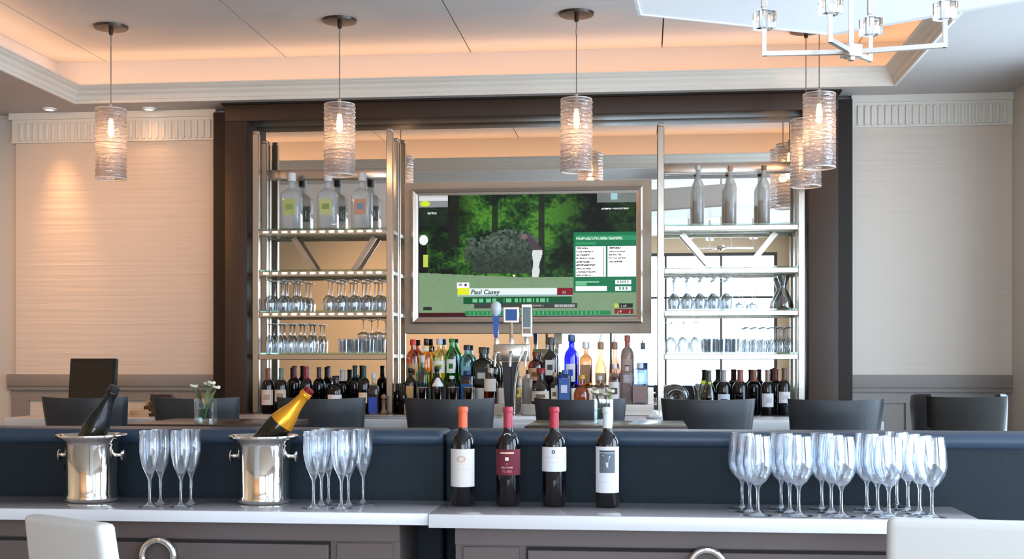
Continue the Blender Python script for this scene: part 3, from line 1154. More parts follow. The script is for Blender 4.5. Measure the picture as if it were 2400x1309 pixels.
def vnoise(sx, sy):
    h_, w2 = int(GH / sy) + 3, int(GW / sx) + 3
    a = rng.random((h_, w2))
    yy = np.arange(GH) / sy
    xx = np.arange(GW) / sx
    y0, x0 = yy.astype(int), xx.astype(int)
    fy, fx = (yy - y0)[:, None], (xx - x0)[None, :]
    fy, fx = fy * fy * (3 - 2 * fy), fx * fx * (3 - 2 * fx)
    return (a[y0][:, x0] * (1 - fy) * (1 - fx) + a[y0 + 1][:, x0] * fy * (1 - fx) +
            a[y0][:, x0 + 1] * (1 - fy) * fx + a[y0 + 1][:, x0 + 1] * fy * fx)


img = np.zeros((GH, GW, 3))
big, med, fine = vnoise(46, 40), vnoise(14, 12), vnoise(4, 3.5)
fin2 = rng.random((GH, GW))
leafy = .45 * big + .3 * med + .25 * fine
lum = np.clip((leafy - .33) * 2.6, 0, 1)
img[..., 0] = 12 + 60 * lum ** 1.6
img[..., 1] = 22 + 105 * lum ** 1.2
img[..., 2] = 10 + 28 * lum
right_dark = np.clip((GX - 1150) / 350, 0, 1)[..., None]
img *= 1 - .55 * right_dark
left_dark = np.clip((620 - GX) / 120, 0, 1)[..., None] * np.clip((520 - GY) / 100, 0, 1)[..., None]
img *= 1 - .5 * left_dark


def put(mask, col, a=1.0):
    for k in range(3):
        img[..., k] = np.where(mask, img[..., k] * (1 - a) + col[k] * a, img[..., k])


def rect(x0, y0, x1, y1, col, a=1.0):
    put((GX >= x0) & (GX < x1) & (GY >= y0) & (GY < y1), col, a)


# grey green shrub in the middle
shrub = np.exp(-(((GX - 830) / 330) ** 2 + ((GY - 640) / 210) ** 2) ** 1.6)
edge = (shrub * (.45 + .55 * med + .5 * fine) > .46) & (GY < 790)
tone = 44 + 105 * np.clip(.6 * fine + .4 * fin2 - .2, 0, 1) * np.clip((800 - GY) / 240, .4, 1)
for k, c in enumerate((.82, 1.0, .86)):
    img[..., k] = np.where(edge, tone * c, img[..., k])
rect(395, 178, 480, 560, (24, 24, 20), .8)
rect(735, 178, 780, 470, (20, 26, 16), .8)
rect(1095, 178, 1140, 800, (26, 30, 24), .85)
rect(172, 190, 395, 270, (150, 152, 158), .85)
put((GX < 395) & (GY < 220), (225, 226, 230), .8)
put(((GX - 220) / 38) ** 2 + ((GY - 242) / 22) ** 2 < 1, (196, 222, 40))
rect(172, 270, 395, 420, (30, 40, 34), .6)
put((GX > 1537) & (GY < 250), (140, 145, 150), .75)
put((GX > 1640) & (GX < 1690) & (GY < 230), (165, 215, 230), .8)
put((GX > 1570) & (GX < 1780) & (abs(GY - 297) < 7) & (fin2 > .35), (225, 225, 225))
put((GX > 240) & (GX < 310) & (abs(GY - 317) < 7) & (fin2 > .4), (215, 220, 225))
# putting green
horizon = 780 + 40 * np.clip((GX - 172) / 800, 0, 1)
gm_ = GY > horizon
gn = (fine - .5) * 6
for k, c in enumerate((118, 146, 112)):
    img[..., k] = np.where(gm_, c + gn + (GY - 800) * .01, img[..., k])
# the player in white trousers, leaning
tt = np.clip((GY - 605) / 215, 0, 1)
put((GY > 605) & (GY < 822) & (abs(GX - (1086 - 18 * tt)) < 36 - 14 * tt + 5 * np.sin(tt * 9)), (208, 212, 212))
tb = np.clip((GY - 485) / 120, 0, 1)
put((GY > 485) & (GY < 612) & (abs(GX - (1000 + 85 * tb)) < 22 + 14 * tb), (72, 60, 72))
put(((GX - 985) / 24) ** 2 + ((GY - 505) / 20) ** 2 < 1, (120, 96, 104))
# the second figure cut by the screen edge
put((GX < 240) & (GY > 540) & (GY < 780) & (GX < 236 - .02 * (GY - 540)), (16, 17, 15))
put(((GX - 208) / 34) ** 2 + ((GY - 525) / 40) ** 2 < 1, (232, 234, 236))
put((GX > 205) & (GX < 243) & (GY > 640) & (GY < 735), (184, 200, 80))
put(((GX - 906) / 10) ** 2 + ((GY - 806) / 9) ** 2 < 1, (228, 236, 170))
# score panel at right
rect(1357, 478, 1832, 940, (22, 112, 74))
rect(1375, 500, 1830, 540, (46, 140, 98))
put((GX > 1380) & (GX < 1730) & (abs(GY - 524) < 11) & (fin2 > .45), (205, 232, 215))
rect(1375, 552, 1530, 574, (48, 146, 92))
rect(1376, 586, 1604, 822, (246, 247, 248))
rect(1616, 586, 1832, 820, (248, 249, 250))
rect(1581, 594, 1588, 815, (92, 84, 108))
for i, yy in enumerate(range(600, 815, 26)):
    L_ = 90 + (i * 37) % 66
    put((GX > 1380) & (GX < 1380 + L_) & (abs(GY - yy) < 5) & (fin2 > .3), (70, 70, 76))
    if i < 5:
        put((GX > 1624) & (GX < 1624 + L_) & (abs(GY - yy) < 5) & (fin2 > .3), (70, 70, 76))
rect(1376, 852, 1555, 866, (120, 190, 150))
rect(1376, 868, 1460, 888, (98, 180, 136))
rect(1376, 893, 1612, 930, (244, 248, 246))
rect(1674, 845, 1796, 878, (244, 248, 248))
rect(1674, 895, 1796, 928, (244, 248, 248))
put((GX > 1690) & (GX < 1780) & (abs(GY - 861) < 10) & (np.floor(GX / 9) % 2 == 0), (90, 140, 130))
put((GX > 1705) & (GX < 1765) & (abs(GY - 911) < 10) & (np.floor(GX / 12) % 2 == 0), (90, 140, 130))
# name strip
rect(468, 858, 562, 905, (238, 240, 240))
rect(478, 868, 508, 884, (150, 152, 150))
put(((GX - 533) / 11) ** 2 + ((GY - 877) / 9) ** 2 < 1, (40, 44, 44))
rect(472, 900, 562, 955, (214, 226, 40))
rect(562, 903, 1234, 957, (222, 232, 232))
rect(468, 955, 1355, 968, (150, 176, 180))
rect(1234, 903, 1355, 957, (120, 22, 30))
rect(516, 970, 1345, 1024, (18, 84, 50))
for a, b_ in ((583, 668), (682, 770), (828, 892), (912, 960), (978, 1060), (1076, 1168)):
    put((GX > a) & (GX < b_) & (GY > 984) & (GY < 1012) & (np.floor(GX / 13) % 4 != 0), (110, 186, 140))
rect(600, 1022, 1390, 1060, (60, 62, 60))
rect(1215, 1030, 1370, 1054, (120, 122, 120))
put((GX > 1215) & (GX < 1370) & (GY > 1032) & (GY < 1052) & (np.floor(GX / 7) % 2 == 0), (190, 192, 190))
rect(205, 1046, 272, 1072, (38, 44, 40))
rect(172, 1092, 540, 1120, (66, 14, 22))
rect(530, 1082, 1640, 1112, (38, 128, 76))
put((GX > 560) & (GX < 1560) & (GY > 1086) & (GY < 1108) & (np.floor(GX / 11) % 3 == 0), (84, 170, 116))
rect(1668, 1024, 1700, 1058, (176, 196, 70))
rect(1700, 1024, 1808, 1058, (30, 36, 34))
rect(1672, 1068, 1812, 1106, (124, 24, 36))
img = np.clip(img, 0, 255) / 255.0
imgl = np.where(img <= .04045, img / 12.92, ((img + .055) / 1.055) ** 2.4)

vx = np.linspace(sx0, sx1, GW + 1) - Lt.x
vz = np.linspace(sz1, sz0, GH + 1) - Lt.z
VX, VZ = np.meshgrid(vx, vz)
vv = np.stack([VX.ravel(), np.full(VX.size, 8.3685 - Lt.y), VZ.ravel()], 1)
ii = (np.arange(GH)[:, None] * (GW + 1) + np.arange(GW)[None, :]).ravel()
ff = np.stack([ii, ii + GW + 1, ii + GW + 2, ii + 1], 1)
sme = bpy.data.meshes.new('screen')
sme.vertices.add(len(vv))
sme.vertices.foreach_set('co', vv.ravel())
sme.loops.add(ff.size)
sme.loops.foreach_set('vertex_index', ff.ravel())
sme.polygons.add(len(ff))
sme.polygons.foreach_set('loop_start', np.arange(0, ff.size, 4))
sme.polygons.foreach_set('loop_total', np.full(len(ff), 4))
sme.update()
ca = sme.color_attributes.new('picture', 'FLOAT_COLOR', 'CORNER')
cc = np.concatenate([np.repeat(imgl.reshape(-1, 3), 4, 0), np.ones((ff.size, 1))], 1)
ca.data.foreach_set('color', cc.astype(np.float32).ravel())
ms = bpy.data.materials.new('lit television picture')
ms.use_nodes = True
nt = ms.node_tree
bs = nt.nodes['Principled BSDF']
bs.inputs['Base Color'].default_value = (.01, .01, .01, 1)
bs.inputs['Roughness'].default_value = .3
bs.inputs['Specular IOR Level'].default_value = .08
at_ = nt.nodes.new('ShaderNodeAttribute')
at_.attribute_name = 'picture'
nt.links.new(at_.outputs['Color'], bs.inputs['Emission Color'])
bs.inputs['Emission Strength'].default_value = .95
scr = link('screen', sme, ms, tv)


def scr_pt(px, py):
    return (sx0 + (px - PX0) / (PX1 - PX0) * (sx1 - sx0) - Lt.x, sz1 - (py - PY0) / (PY1 - PY0) * (sz1 - sz0) - Lt.z)


def scr_text(s, px, py, size, col, shear=0.0, align='LEFT', bold=0.0):
    m = mat('screen text %d %d %d' % col, (.02, .02, .02, 1), .4, emit=rgb(*col), estr=.95)
    x, z = scr_pt(px, py)
    me = text_me(s, size, .0003, align, shear, bold)
    link('screen_text', me, m, scr, (x, 8.3678 - Lt.y, z), (math.pi / 2, 0, 0))


scr_text('Paul Casey', 572, 950, .044, (20, 62, 38), .2, bold=.0011)
scr_text('N', 1275, 948, .026, (232, 200, 200), .1)
scr_text('ROUND 2', 1050, 1046, .016, (220, 210, 200))
scr_text('J 9', 1690, 1100, .026, (236, 214, 190), .15)
scr_text('2', 1775, 1100, .024, (236, 214, 190), .1)
scr_text('L 2 1 69', 1676, 1054, .022, (210, 220, 200))


# =================================================================== SHELF TOWERS
SHZ = [2.245, 1.971, 1.698, 1.418]
TYF, TYR = 8.245, 8.435


def tower(label, u0, u1, brace):
    x0, x1 = X(u0, TYF), X(u1, TYF)
    t = thing('shelf_tower', label, 'shelving', ((x0 + x1) / 2, (TYF + TYR) / 2, ZCB))
    ps = .042
    for x in (x0, x1):
        for y, zt in ((TYF, 2.875), (TYR, 2.845)):
            p = wbox('post', x - ps / 2, x + ps / 2, y - ps / 2, y + ps / 2, ZCB, zt, M_NICKEL, t, .003, 1)
            Lp = t.location + p.location
            link('post_cap', box_me(ps * .86, ps * .86, .022, .003, 1), M_CHAMP, p, (0, 0, zt - Lp.z))
    for k, z in enumerate(SHZ):
        s = wbox('shelf', x0 + ps / 2, x1 - ps / 2, TYF - .02, TYR + .015, z - .01, z, M_SHELFGL, t)
        Ls = t.location + s.location

        def sub(nm, a0, a1, y0, y1, z0, z1, m, bev=0.0):
            me = box_me(a1 - a0, y1 - y0, z1 - z0, bev, 1)
            return link(nm, me, m, s, ((a0 + a1) / 2 - Ls.x, (y0 + y1) / 2 - Ls.y, z0 - Ls.z))
        sub('front_rail', x0 + ps / 2, x1 - ps / 2, TYF - .018, TYF + .006, z - .045, z - .0105, M_NICKEL, .003)
        sub('back_rail', x0 + ps / 2, x1 - ps / 2, TYR - .006, TYR + .010, z - .04, z - .0105, M_NICKEL, .003)
        for x in (x0, x1):
            sub('side_rail', x - .010, x + .010, TYF + ps / 2, TYR - ps / 2, z - .036, z - .008, M_CHAMP, .003)
        if k < 3:
            n = 13
            me = box_me(.036, .005, .011, .002, 1)
            for q in range(n):
                xx = x0 + .07 + (x1 - x0 - .14) * q / (n - 1)
                link('shelf_light', me, M_LED, s, (xx - Ls.x, TYF - .0205 - Ls.y, z - .030 - Ls.z))
    zt, zb_ = SHZ[0] - .046, SHZ[1] + .002
    for (a, b_) in brace:
        A, B = Vector((X(a, 8.40), 8.40, zt)), Vector((X(b_, 8.40), 8.40, zb_))
        link('brace', bar_me(A - t.location, B - t.location, .012, .036), M_CHAMP, t)
    wbox('top_rail', x0 + ps / 2, x1 - ps / 2, TYR - .012, TYR + .01, 2.60, 2.665, M_CHAMP, t, .003)
    return t


tower('left nickel shelf tower with glass shelves, nearest the warm lit wall', 601, 914, ((688, 738), (878, 828)))
tower('right nickel shelf tower with glass shelves, beside the right pilaster', 1549, 1878, ((1598, 1668), (1818, 1752)))


# =================================================================== BOTTLES
PROFILES = {
    'bordeaux': [(.0, .02, 2), (.88, .0, 2), (1, .02, 2), (1, .60, 2), (.93, .665, 2), (.70, .715, 2), (.44, .745, 2), (.38, .78, 2), (.36, .955, 2), (.41, .958, 2), (.41, .985, 2), (.36, 1, 2), (0, 1, 2)],
    'burgundy': [(.0, .02, 2), (.88, .0, 2), (1, .02, 2), (1, .42, 2), (.92, .52, 2), (.68, .64, 2), (.46, .72, 2), (.36, .80, 2), (.33, .955, 2), (.38, .96, 2), (.38, .985, 2), (.34, 1, 2), (0, 1, 2)],
    'spirit': [(.0, .02, 2), (.9, .0, 2), (1, .03, 2), (1, .56, 2), (.95, .62, 2), (.78, .675, 2), (.5, .72, 2), (.36, .76, 2), (.33, .86, 2), (.40, .87, 2), (.40, .99, 2), (.36, 1, 2), (0, 1, 2)],
    'dome': [(.0, .02, 2), (.9, .0, 2), (1, .03, 2), (1, .58, 2), (.97, .64, 2), (.86, .70, 2), (.64, .75, 2), (.38, .775, 2), (.33, .80, 2), (.33, .88, 2), (.42, .885, 2), (.42, .99, 2), (.38, 1, 2), (0, 1, 2)],
    'square': [(.0, .01, 7), (.93, .0, 7), (1, .02, 7), (1, .58, 7), (.94, .64, 6), (.66, .69, 3), (.40, .72, 2), (.36, .75, 2), (.34, .85, 2), (.42, .855, 2), (.42, .99, 2), (.38, 1, 2), (0, 1, 2)],
    'slim': [(.0, .01, 2), (.9, .0, 2), (1, .02, 2), (1, .62, 2), (.9, .69, 2), (.62, .75, 2), (.40, .80, 2), (.34, .86, 2), (.34, .92, 2), (.40, .925, 2), (.40, .99, 2), (.36, 1, 2), (0, 1, 2)],
    'box': [(.0, .01, 8), (.95, .0, 8), (1, .02, 8), (1, .80, 8), (.96, .84, 8), (.55, .87, 4), (.42, .88, 2), (.42, .99, 2), (.38, 1, 2), (0, 1, 2)],
    'flask': [(.0, .01, 2), (.8, .0, 2), (.96, .04, 2), (1, .2, 2), (1, .34, 2), (.9, .46, 2), (.66, .56, 2), (.42, .62, 2), (.36, .70, 2), (.34, .84, 2), (.44, .85, 2), (.44, .99, 2), (.4, 1, 2), (0, 1, 2)],
}
PM = {}


def prof_of(kind, R_, h, a=0.0, b=1.0, grow=0.0):
    """slice of a bottle profile between two height fractions"""
    pr = PROFILES[kind]
    out, sq = [], []

    def rad(f):
        pts = pr[1:-1]
        for p, q in zip(pts, pts[1:]):
            if p[1] <= f <= q[1]:
                k = 0 if q[1] == p[1] else (f - p[1]) / (q[1] - p[1])
                return p[0] + (q[0] - p[0]) * k, p[2] + (q[2] - p[2]) * k
        return pts[-1][0], pts[-1][2]
    fs = [a] + [p[1] for p in pr[1:-1] if a < p[1] < b] + [b]
    for f in fs:
        r_, n = rad(f)
        out.append((r_ * R_ + grow, f * h))
        sq.append(n)
    return out, sq


CAPS = {'bordeaux': .735, 'burgundy': .74, 'spirit': .865, 'dome': .88, 'square': .85, 'slim': .92, 'box': .875, 'flask': .845}


def gmat(col, clear):
    key = 'bottle glass %s %s' % (col, clear)
    if clear == 'dark':
        return mat(key, rgb(*col), .06, spec=.6)
    if clear == 'frost':
        return thin_glass(key, rgb(*col), .4, .05, frost=.36, fcol=rgb(*col))
    return thin_glass(key, tuple(c ** .75 for c in rgb(*col)[:3]) + (1,), .42, .05)


def bottle(name, label, kind, loc, h, R_, col, clear, cap, labels=(), group=None, liquid=None, pourer=False, capfrac=None, seg=24, parent_rot=None):
    t = thing(name, label, 'bottle', loc, 0, group)
    if parent_rot:
        t.rotation_euler = parent_rot
    cf = capfrac or CAPS[kind]
    body, sq = prof_of(kind, R_, h, 0, 1)
    body = [(0, body[0][1] + .012 * h * 2)] + body + [(0, h)]
    sq = [sq[0]] + sq + [2]
    link('glass_body', lathe_me(body, seg, sq), gmat(col, clear), t)
    if liquid:
        lc, lev = liquid
        lp, ls = prof_of(kind, R_ * .93, h, .02, lev)
        lp = [(0, lp[0][1])] + lp + [(0, lp[-1][1])]
        ls = [ls[0]] + ls + [ls[-1]]
        link('liquid', lathe_me(lp, seg, ls), thin_glass('liquid %s' % (lc,), tuple(c ** .6 for c in rgb(*lc)[:3]) + (1,), .2, .03), t)
    if cap:
        cp, cs = prof_of(kind, R_, h, cf, 1, .0009)
        cp = cp + [(0, h + .0009)]
        cs = cs + [2]
        link('cap', lathe_me(cp, 20, cs), mat('cap %s' % (cap,), rgb(*cap), .35, spec=.5), t)
    if pourer:
        link('pourer', tube_me([(0, 0, h), (0, 0, h + .02), (.006, 0, h + .055)], [.008, .005, .0035], 8), M_CHROME, t)
    for L_ in labels:
        lc, z0, z1, half = L_[:4]
        if kind in ('square', 'box'):
            lb = link('paper_label', box_me(2 * R_ * half, .0012, (z1 - z0) * h), mat('label %s' % (lc,), rgb(*lc), .55), t, (0, -R_ - .0004, z0 * h))
            yf_ = -R_ - .0012
        else:
            lb = link('paper_label', cyl_label(R_ + .0003, -half * 1.25, half * 1.25, z0 * h, z1 * h, .0006), mat('label %s' % (lc,), rgb(*lc), .55), t)
        if len(L_) > 4:
            mk = L_[4]
            zc_ = (z0 + z1) / 2 * h
            mm = mat('mark %s' % (mk,), rgb(*mk), .5)
            if kind in ('square', 'box'):
                link('printed_mark', box_me(R_ * half * 1.2, .0008, (z1 - z0) * h * .35), mm, lb, (0, -.0010, (z1 - z0) * h * .35))
            else:
                link('printed_mark', cyl_label(R_ + .0010, -half * .6, half * .6, zc_ - (z1 - z0) * h * .18, zc_ + (z1 - z0) * h * .18, .0003, 6), mm, lb)
    return t


def liq(label, kind, u, vtop, Y, z, wpx, col, clear, cap, **kw):
    """liquor bottle standing on height z at depth Y whose top shows at row vtop"""
    x = X(u, Y)
    h = Z(u, vtop, Y) - z
    if kw.get('pourer'):
        h -= .05
    name_ = kw.pop('name', 'liquor_bottle')
    return bottle(name_, label, kind, (x, Y, z), h, wpx * (1.08 if name_.startswith('liq') else 1.0) * MPP(u, Y) / 2, col, clear, cap, **kw)


GB = 'liquor bottles under the television'
# upper step
YU, YL, YS = 8.375, 8.215, 8.06
liq('amber brandy bottle with red cap, leftmost of the upper step', 'dome', 968, 795, YU, T1, 30, (196, 128, 60), 'clear', (214, 60, 40), labels=[((214, 178, 130), .15, .5, .8, (120, 70, 40))], group=GB)
liq('yellow liqueur bottle with dark cap and white neck', 'spirit', 999, 793, YU, T1, 26, (238, 200, 60), 'clear', (62, 40, 34), labels=[((240, 232, 214), .74, .85, .4)], group=GB)
liq('clear bottle with yellow green label and silver neck', 'dome', 1030, 793, YU, T1, 30, (226, 226, 170), 'clear', (188, 200, 212), labels=[((238, 240, 232), .3, .55, .8, (170, 180, 60))], group=GB)
liq('bright green liqueur bottle', 'slim', 1059, 793, YU, T1, 30, (40, 170, 30), 'clear', (40, 120, 40), labels=[((232, 240, 236), .30, .58, .5, (40, 120, 60))], group=GB, capfrac=.93)
liq('light blue gin bottle with dark cap', 'dome', 1094, 808, YU, T1, 32, (120, 190, 206), 'clear', (34, 40, 56), labels=[((120, 170, 186), .15, .5, .6, (44, 90, 150))], group=GB)
liq('black square bottle with white grid label', 'square', 1131, 813, YU, T1, 40, (30, 30, 22), 'dark', (74, 66, 52), labels=[((50, 50, 42), .08, .5, .7, (200, 200, 190))], group=GB)
liq('small olive bottle behind the beer tap', 'spirit', 1160, 832, YU, T1, 24, (110, 120, 70), 'clear', (120, 120, 110), group=GB)
liq('round brown cognac bottle with amber shoulder', 'dome', 1256, 824, YU, T1, 34, (176, 92, 40), 'clear', (120, 66, 34), labels=[((206, 170, 140), .2, .55, .8, (130, 90, 60))], group=GB)
liq('dark grey whisky bottle with white seal right of the cognac', 'square', 1290, 790, YU, T1, 28, (120, 108, 98), 'clear', (86, 84, 82), labels=[((214, 210, 204), .25, .55, .7, (60, 60, 60))], group=GB)
liq('cobalt blue vodka bottle', 'spirit', 1338, 783, YU, T1, 29, (30, 60, 200), 'clear', (80, 100, 150), labels=[((236, 242, 250), .12, .45, .6, (60, 90, 190))], group=GB)
liq('clear bottle of brown syrup with white pump', 'square', 1372, 800, YU, T1, 30, (206, 176, 146), 'clear', (240, 238, 232), labels=[((170, 126, 90), .1, .5, .7)], group=GB)
liq('tan whisky bottle with steel pourer', 'flask', 1407, 783, YU, T1, 27, (222, 202, 174), 'clear', (170, 130, 90), labels=[((206, 176, 138), .1, .32, .7, (150, 110, 70))], group=GB, pourer=True)
liq('rose amber bottle with steel pourer', 'flask', 1440, 783, YU, T1, 27, (224, 194, 178), 'clear', (170, 120, 100), labels=[((226, 206, 190), .1, .32, .7, (120, 70, 60))], group=GB, pourer=True)
liq('pale pink frosted bottle with brick red neck', 'dome', 1470, 785, YU, T1, 29, (206, 190, 182), 'frost', (186, 104, 84), labels=[((196, 176, 168), .18, .55, .6, (60, 52, 52))], group=GB, capfrac=.79)
liq('clear vodka bottle with blue label, rightmost of the upper step', 'spirit', 1507, 785, YU, T1, 25, (224, 232, 240), 'clear', (120, 130, 146), labels=[((74, 96, 140), .40, .56, .7)], group=GB, pourer=True)
# lower step
liq('slim teal vodka bottle on the lower step', 'square', 990, 832, YL, T2, 26, (150, 206, 214), 'clear', (200, 206, 206), liquid=((70, 170, 186), .42), group=GB)
liq('dark bottle with gold label, leftmost of the lower step', 'spirit', 962, 862, YL, T2, 24, (40, 28, 20), 'dark', (30, 26, 22), labels=[((200, 170, 120), .15, .5, .6)], group=GB)
liq('black bottle behind the second cocktail shaker', 'spirit', 1024, 858, YL, T2, 26, (24, 32, 22), 'dark', (26, 36, 24), labels=[((40, 56, 38), .2, .5, .6)], group=GB)
liq('white topped dark bottle on the lower step', 'dome', 1059, 880, YL, T2, 26, (36, 34, 34), 'dark', (228, 230, 228), group=GB)
liq('deep blue squat bottle before the light blue gin', 'box', 1095, 868, YL, T2, 32, (30, 74, 140), 'clear', (30, 60, 120), labels=[((36, 84, 146), .1, .6, .7, (90, 140, 190))], group=GB)
liq('brown bottle with cream label left of the black tap', 'spirit', 1150, 862, YL, T2, 30, (150, 70, 30), 'clear', (200, 190, 180), labels=[((226, 222, 216), .35, .7, .8)], group=GB)
liq('clear square bottle with yellow label right of the black tap', 'box', 1211, 868, YS, ZCB, 27, (206, 202, 196), 'clear', (150, 146, 142), labels=[((222, 190, 60), .40, .62, .75, (120, 96, 30))], group=GB)
liq('beige ceramic bottle right of the tap', 'box', 1237, 876, YL, T2, 22, (214, 206, 196), 'frost', (196, 186, 176), group=GB)
liq('squat dark red bottle with cream label', 'flask', 1268, 862, YL, T2, 44, (110, 36, 34), 'clear', (140, 40, 40), labels=[((220, 206, 190), .08, .36, .8, (120, 100, 84))], group=GB)
liq('pair of small crystal bottles, the one beside the red bottle', 'square', 1300, 872, YL, T2, 20, (190, 160, 130), 'clear', (180, 150, 120), labels=[((210, 196, 176), .1, .5, .7, (110, 80, 60))], group=GB)
liq('tapered blue bottle with white crest', 'box', 1323, 866, YL, T2, 28, (60, 92, 160), 'frost', (70, 100, 166), labels=[((70, 104, 172), .1, .75, .8, (220, 226, 236))], group=GB)
liq('squat yellow chartreuse bottle', 'flask', 1363, 878, YL, T2, 34, (220, 160, 40), 'clear', (206, 160, 60), group=GB)
liq('clear cut glass bottle right of the yellow bottle', 'square', 1405, 880, YL, T2, 30, (220, 214, 206), 'clear', (200, 196, 190), labels=[((206, 196, 186), .15, .5, .7, (140, 126, 116))], group=GB)
liq('white labelled bottle on the lower step near the vase', 'spirit', 1440, 852, YL, T2, 28, (214, 200, 190), 'clear', (226, 222, 218), labels=[((232, 228, 224), .1, .55, .8, (90, 80, 80))], group=GB)
liq('rose frosted bottle on the lower step', 'box', 1468, 858, YL, T2, 28, (206, 184, 178), 'frost', (196, 172, 166), group=GB)
liq('pale blue box bottle with brown base label', 'box', 1500, 850, YL, T2, 34, (206, 214, 226), 'clear', (200, 206, 216), labels=[((150, 124, 116), .05, .45, .9)], group=GB)


def shaker(label, u, Y, vtop, w_, cone=False):
    h = Z(u, vtop, Y) - ZCB
    r = w_ * MPP(u, Y) / 2
    t = thing('cocktail_shaker', label, 'shaker', (X(u, Y), Y, ZCB), 0, 'steel shakers on the back counter')
    link('cup', lathe_me([(0, .0), (r * .72, 0), (r * .76, .004), (r, h - .004), (r * 1.02, h), (r * .97, h), (r * .73, .006), (0, .006)], 24), M_CHROME, t)
    if cone:
        link('cone_lid', lathe_me([(r * 1.05, h), (r * 1.05, h + .006), (r * .3, h + .055), (0, h + .058)], 24), M_WHITE, t)
    else:
        link('rolled_rim', tube_me([(math.cos(k * math.tau / 28) * r, math.sin(k * math.tau / 28) * r, h) for k in range(28)], .002, 6, True), M_CHROME, t)
    return t


shaker('steel shaker cup under the teal bottle, leftmost of four', 990, YS, 907, 28)
shaker('shaker cup with white cone lid, second from left', 1026, YS, 905, 26, True)
shaker('steel shaker cup, third from left, below the green bottle', 1062, YS, 907, 27)
shaker('steel shaker cup below the light blue gin, rightmost of four', 1099, YS, 907, 27)

# wine bottles on the back counter, left tower bay
GL = 'bottles at the foot of the left shelf tower'
DK = (14, 12, 14)
YA, YBk = 8.17, 8.36


def wine(label, u, vtop, Y, cap, labels=(), col=DK, clear='dark', kind='bordeaux', group=GL, w_=29, name='wine_bottle'):
    return liq(label, kind, u, vtop, Y, ZCB, w_, col, clear, cap, labels=labels, group=group, name=name)


wine('dark wine bottle with large cream label, leftmost at the left tower foot', 628, 862, YA, (120, 70, 60), [((206, 196, 186), .18, .52, .95, (170, 156, 146))])
wine('dark wine bottle with square cream label, second at the left tower foot', 659, 862, YA, (96, 110, 104), [((204, 198, 186), .26, .52, .9, (150, 140, 128))])
wine('dark wine bottle with maroon capsule beside the gold foil', 690, 857, YBk, (92, 30, 52))
wine('dark wine bottle with red maroon capsule above the gold foil', 718, 858, YA, (130, 34, 54))
wine('dark wine bottle with brown capsule right of the gold foil', 748, 860, YBk, (84, 48, 44))
wine('squat black bottle with white framed label', 787, 880, YA, (30, 30, 32), [((226, 226, 228), .14, .50, .8, (46, 46, 48))], kind='dome', w_=36, name='liquor_bottle')
wine('silver topped tall bottle behind the framed label bottle', 803, 866, YBk, (206, 212, 222), w_=30)
wine('dark wine bottle with dark green capsule, left of two', 832, 856, YBk, (30, 60, 48))
wine('dark wine bottle with dark green capsule, right of two', 853, 857, YA, (30, 62, 52), [((220, 206, 180), .22, .44, .6)])
wine('clear bottle with blue base right of the green capsules', 876, 872, YA, (200, 208, 220), col=(206, 214, 226), clear='clear', kind='square', w_=22, name='liquor_bottle', labels=[((60, 84, 190), .02, .40, .85)])
pm = thing('pepper_mill', 'wooden pepper mill with round knob at the left tower foot', 'mill', (X(899, YA), YA, ZCB), 0, GL)
link('mill_body', lathe_me([(0, 0), (.02, 0), (.022, .008), (.013, .03), (.013, .07), (.018, .085), (0, .085)], 18), mat('mill wood', rgb(150, 120, 92), .4, var=.2), pm)
link('mill_knob', lathe_me([(0, .085), (.010, .088), (.018, .10), (.018, .112), (.010, .124), (0, .127)], 18), mat('mill wood', rgb(150, 120, 92), .4), pm)
wine('tall black bottle behind the right post of the left tower', 932, 898, 8.34, (24, 24, 24), w_=24)
wine('tall black bottle between left tower and the amber brandy', 946, 900, 8.20, (20, 20, 20), w_=22)

# right tower bay
GR = 'bottles at the foot of the right shelf tower'
wine('olive green wine bottle, leftmost at the right tower foot', 1661, 867, YA, (74, 72, 64), col=(120, 124, 30), clear='clear', kind='burgundy', group=GR, w_=34)
wine('dark wine bottle with framed blue label at the right tower foot', 1696, 866, YA, (150, 148, 146), [((190, 200, 214), .14, .46, .75, (36, 48, 76))], group=GR, w_=34)
wine('dark wine bottle with maroon capsule, left of two unlabelled', 1735, 866, YA, (128, 66, 62), group=GR, w_=36)
wine('dark wine bottle with brown red capsule, right of two unlabelled', 1767, 866, YBk, (150, 92, 72), group=GR, w_=34)
wine('dark wine bottle with pale grey label near the right post', 1799, 866, YA, (140, 112, 106), [((206, 206, 208), .18, .48, .85, (180, 180, 184))], group=GR)
wine('dark wine bottle behind the two grey labels', 1818, 864, YBk, (112, 56, 52), group=GR)
wine('dark wine bottle with pale grey label, last before the right post', 1838, 862, YA, (96, 62, 60), [((208, 208, 210), .26, .50, .85, (184, 184, 188))], group=GR)
sd = thing('snail_decanter', 'coiled glass decanter lying at the right tower foot', 'decanter', (X(1586, YA), YA, ZCB), 0, GR)
pts, rad_ = [], []
for k in range(60):
    a = k / 59 * math.tau * 1.35 + .6
    q = .030 + .030 * (k / 59)
    pts.append((math.cos(a) * q, .0 + .006 * k / 59, .112 + math.sin(a) * q * .85))
    rad_.append(.018 + .016 * (k / 59))
link('coil', tube_me(pts, rad_, 14), thin_glass('smoky glass', (.62, .56, .52, 1), .5, .08), sd)
link('decanter_foot', lathe_me([(0, 0), (.05, 0), (.05, .006), (.02, .012), (.014, .03), (0, .034)], 24), M_THIN, sd)
pd = thing('glass_pedestal', 'small clear glass pedestal beside the coiled decanter', 'glassware', (X(1640, YA), YA, ZCB), 0, GR)
link('pedestal_body', lathe_me([(0, 0), (.032, 0), (.032, .005), (.010, .02), (.008, .10), (.014, .15), (.034, .19), (.036, .20), (.032, .20), (0, .17)], 24), M_THIN, pd)

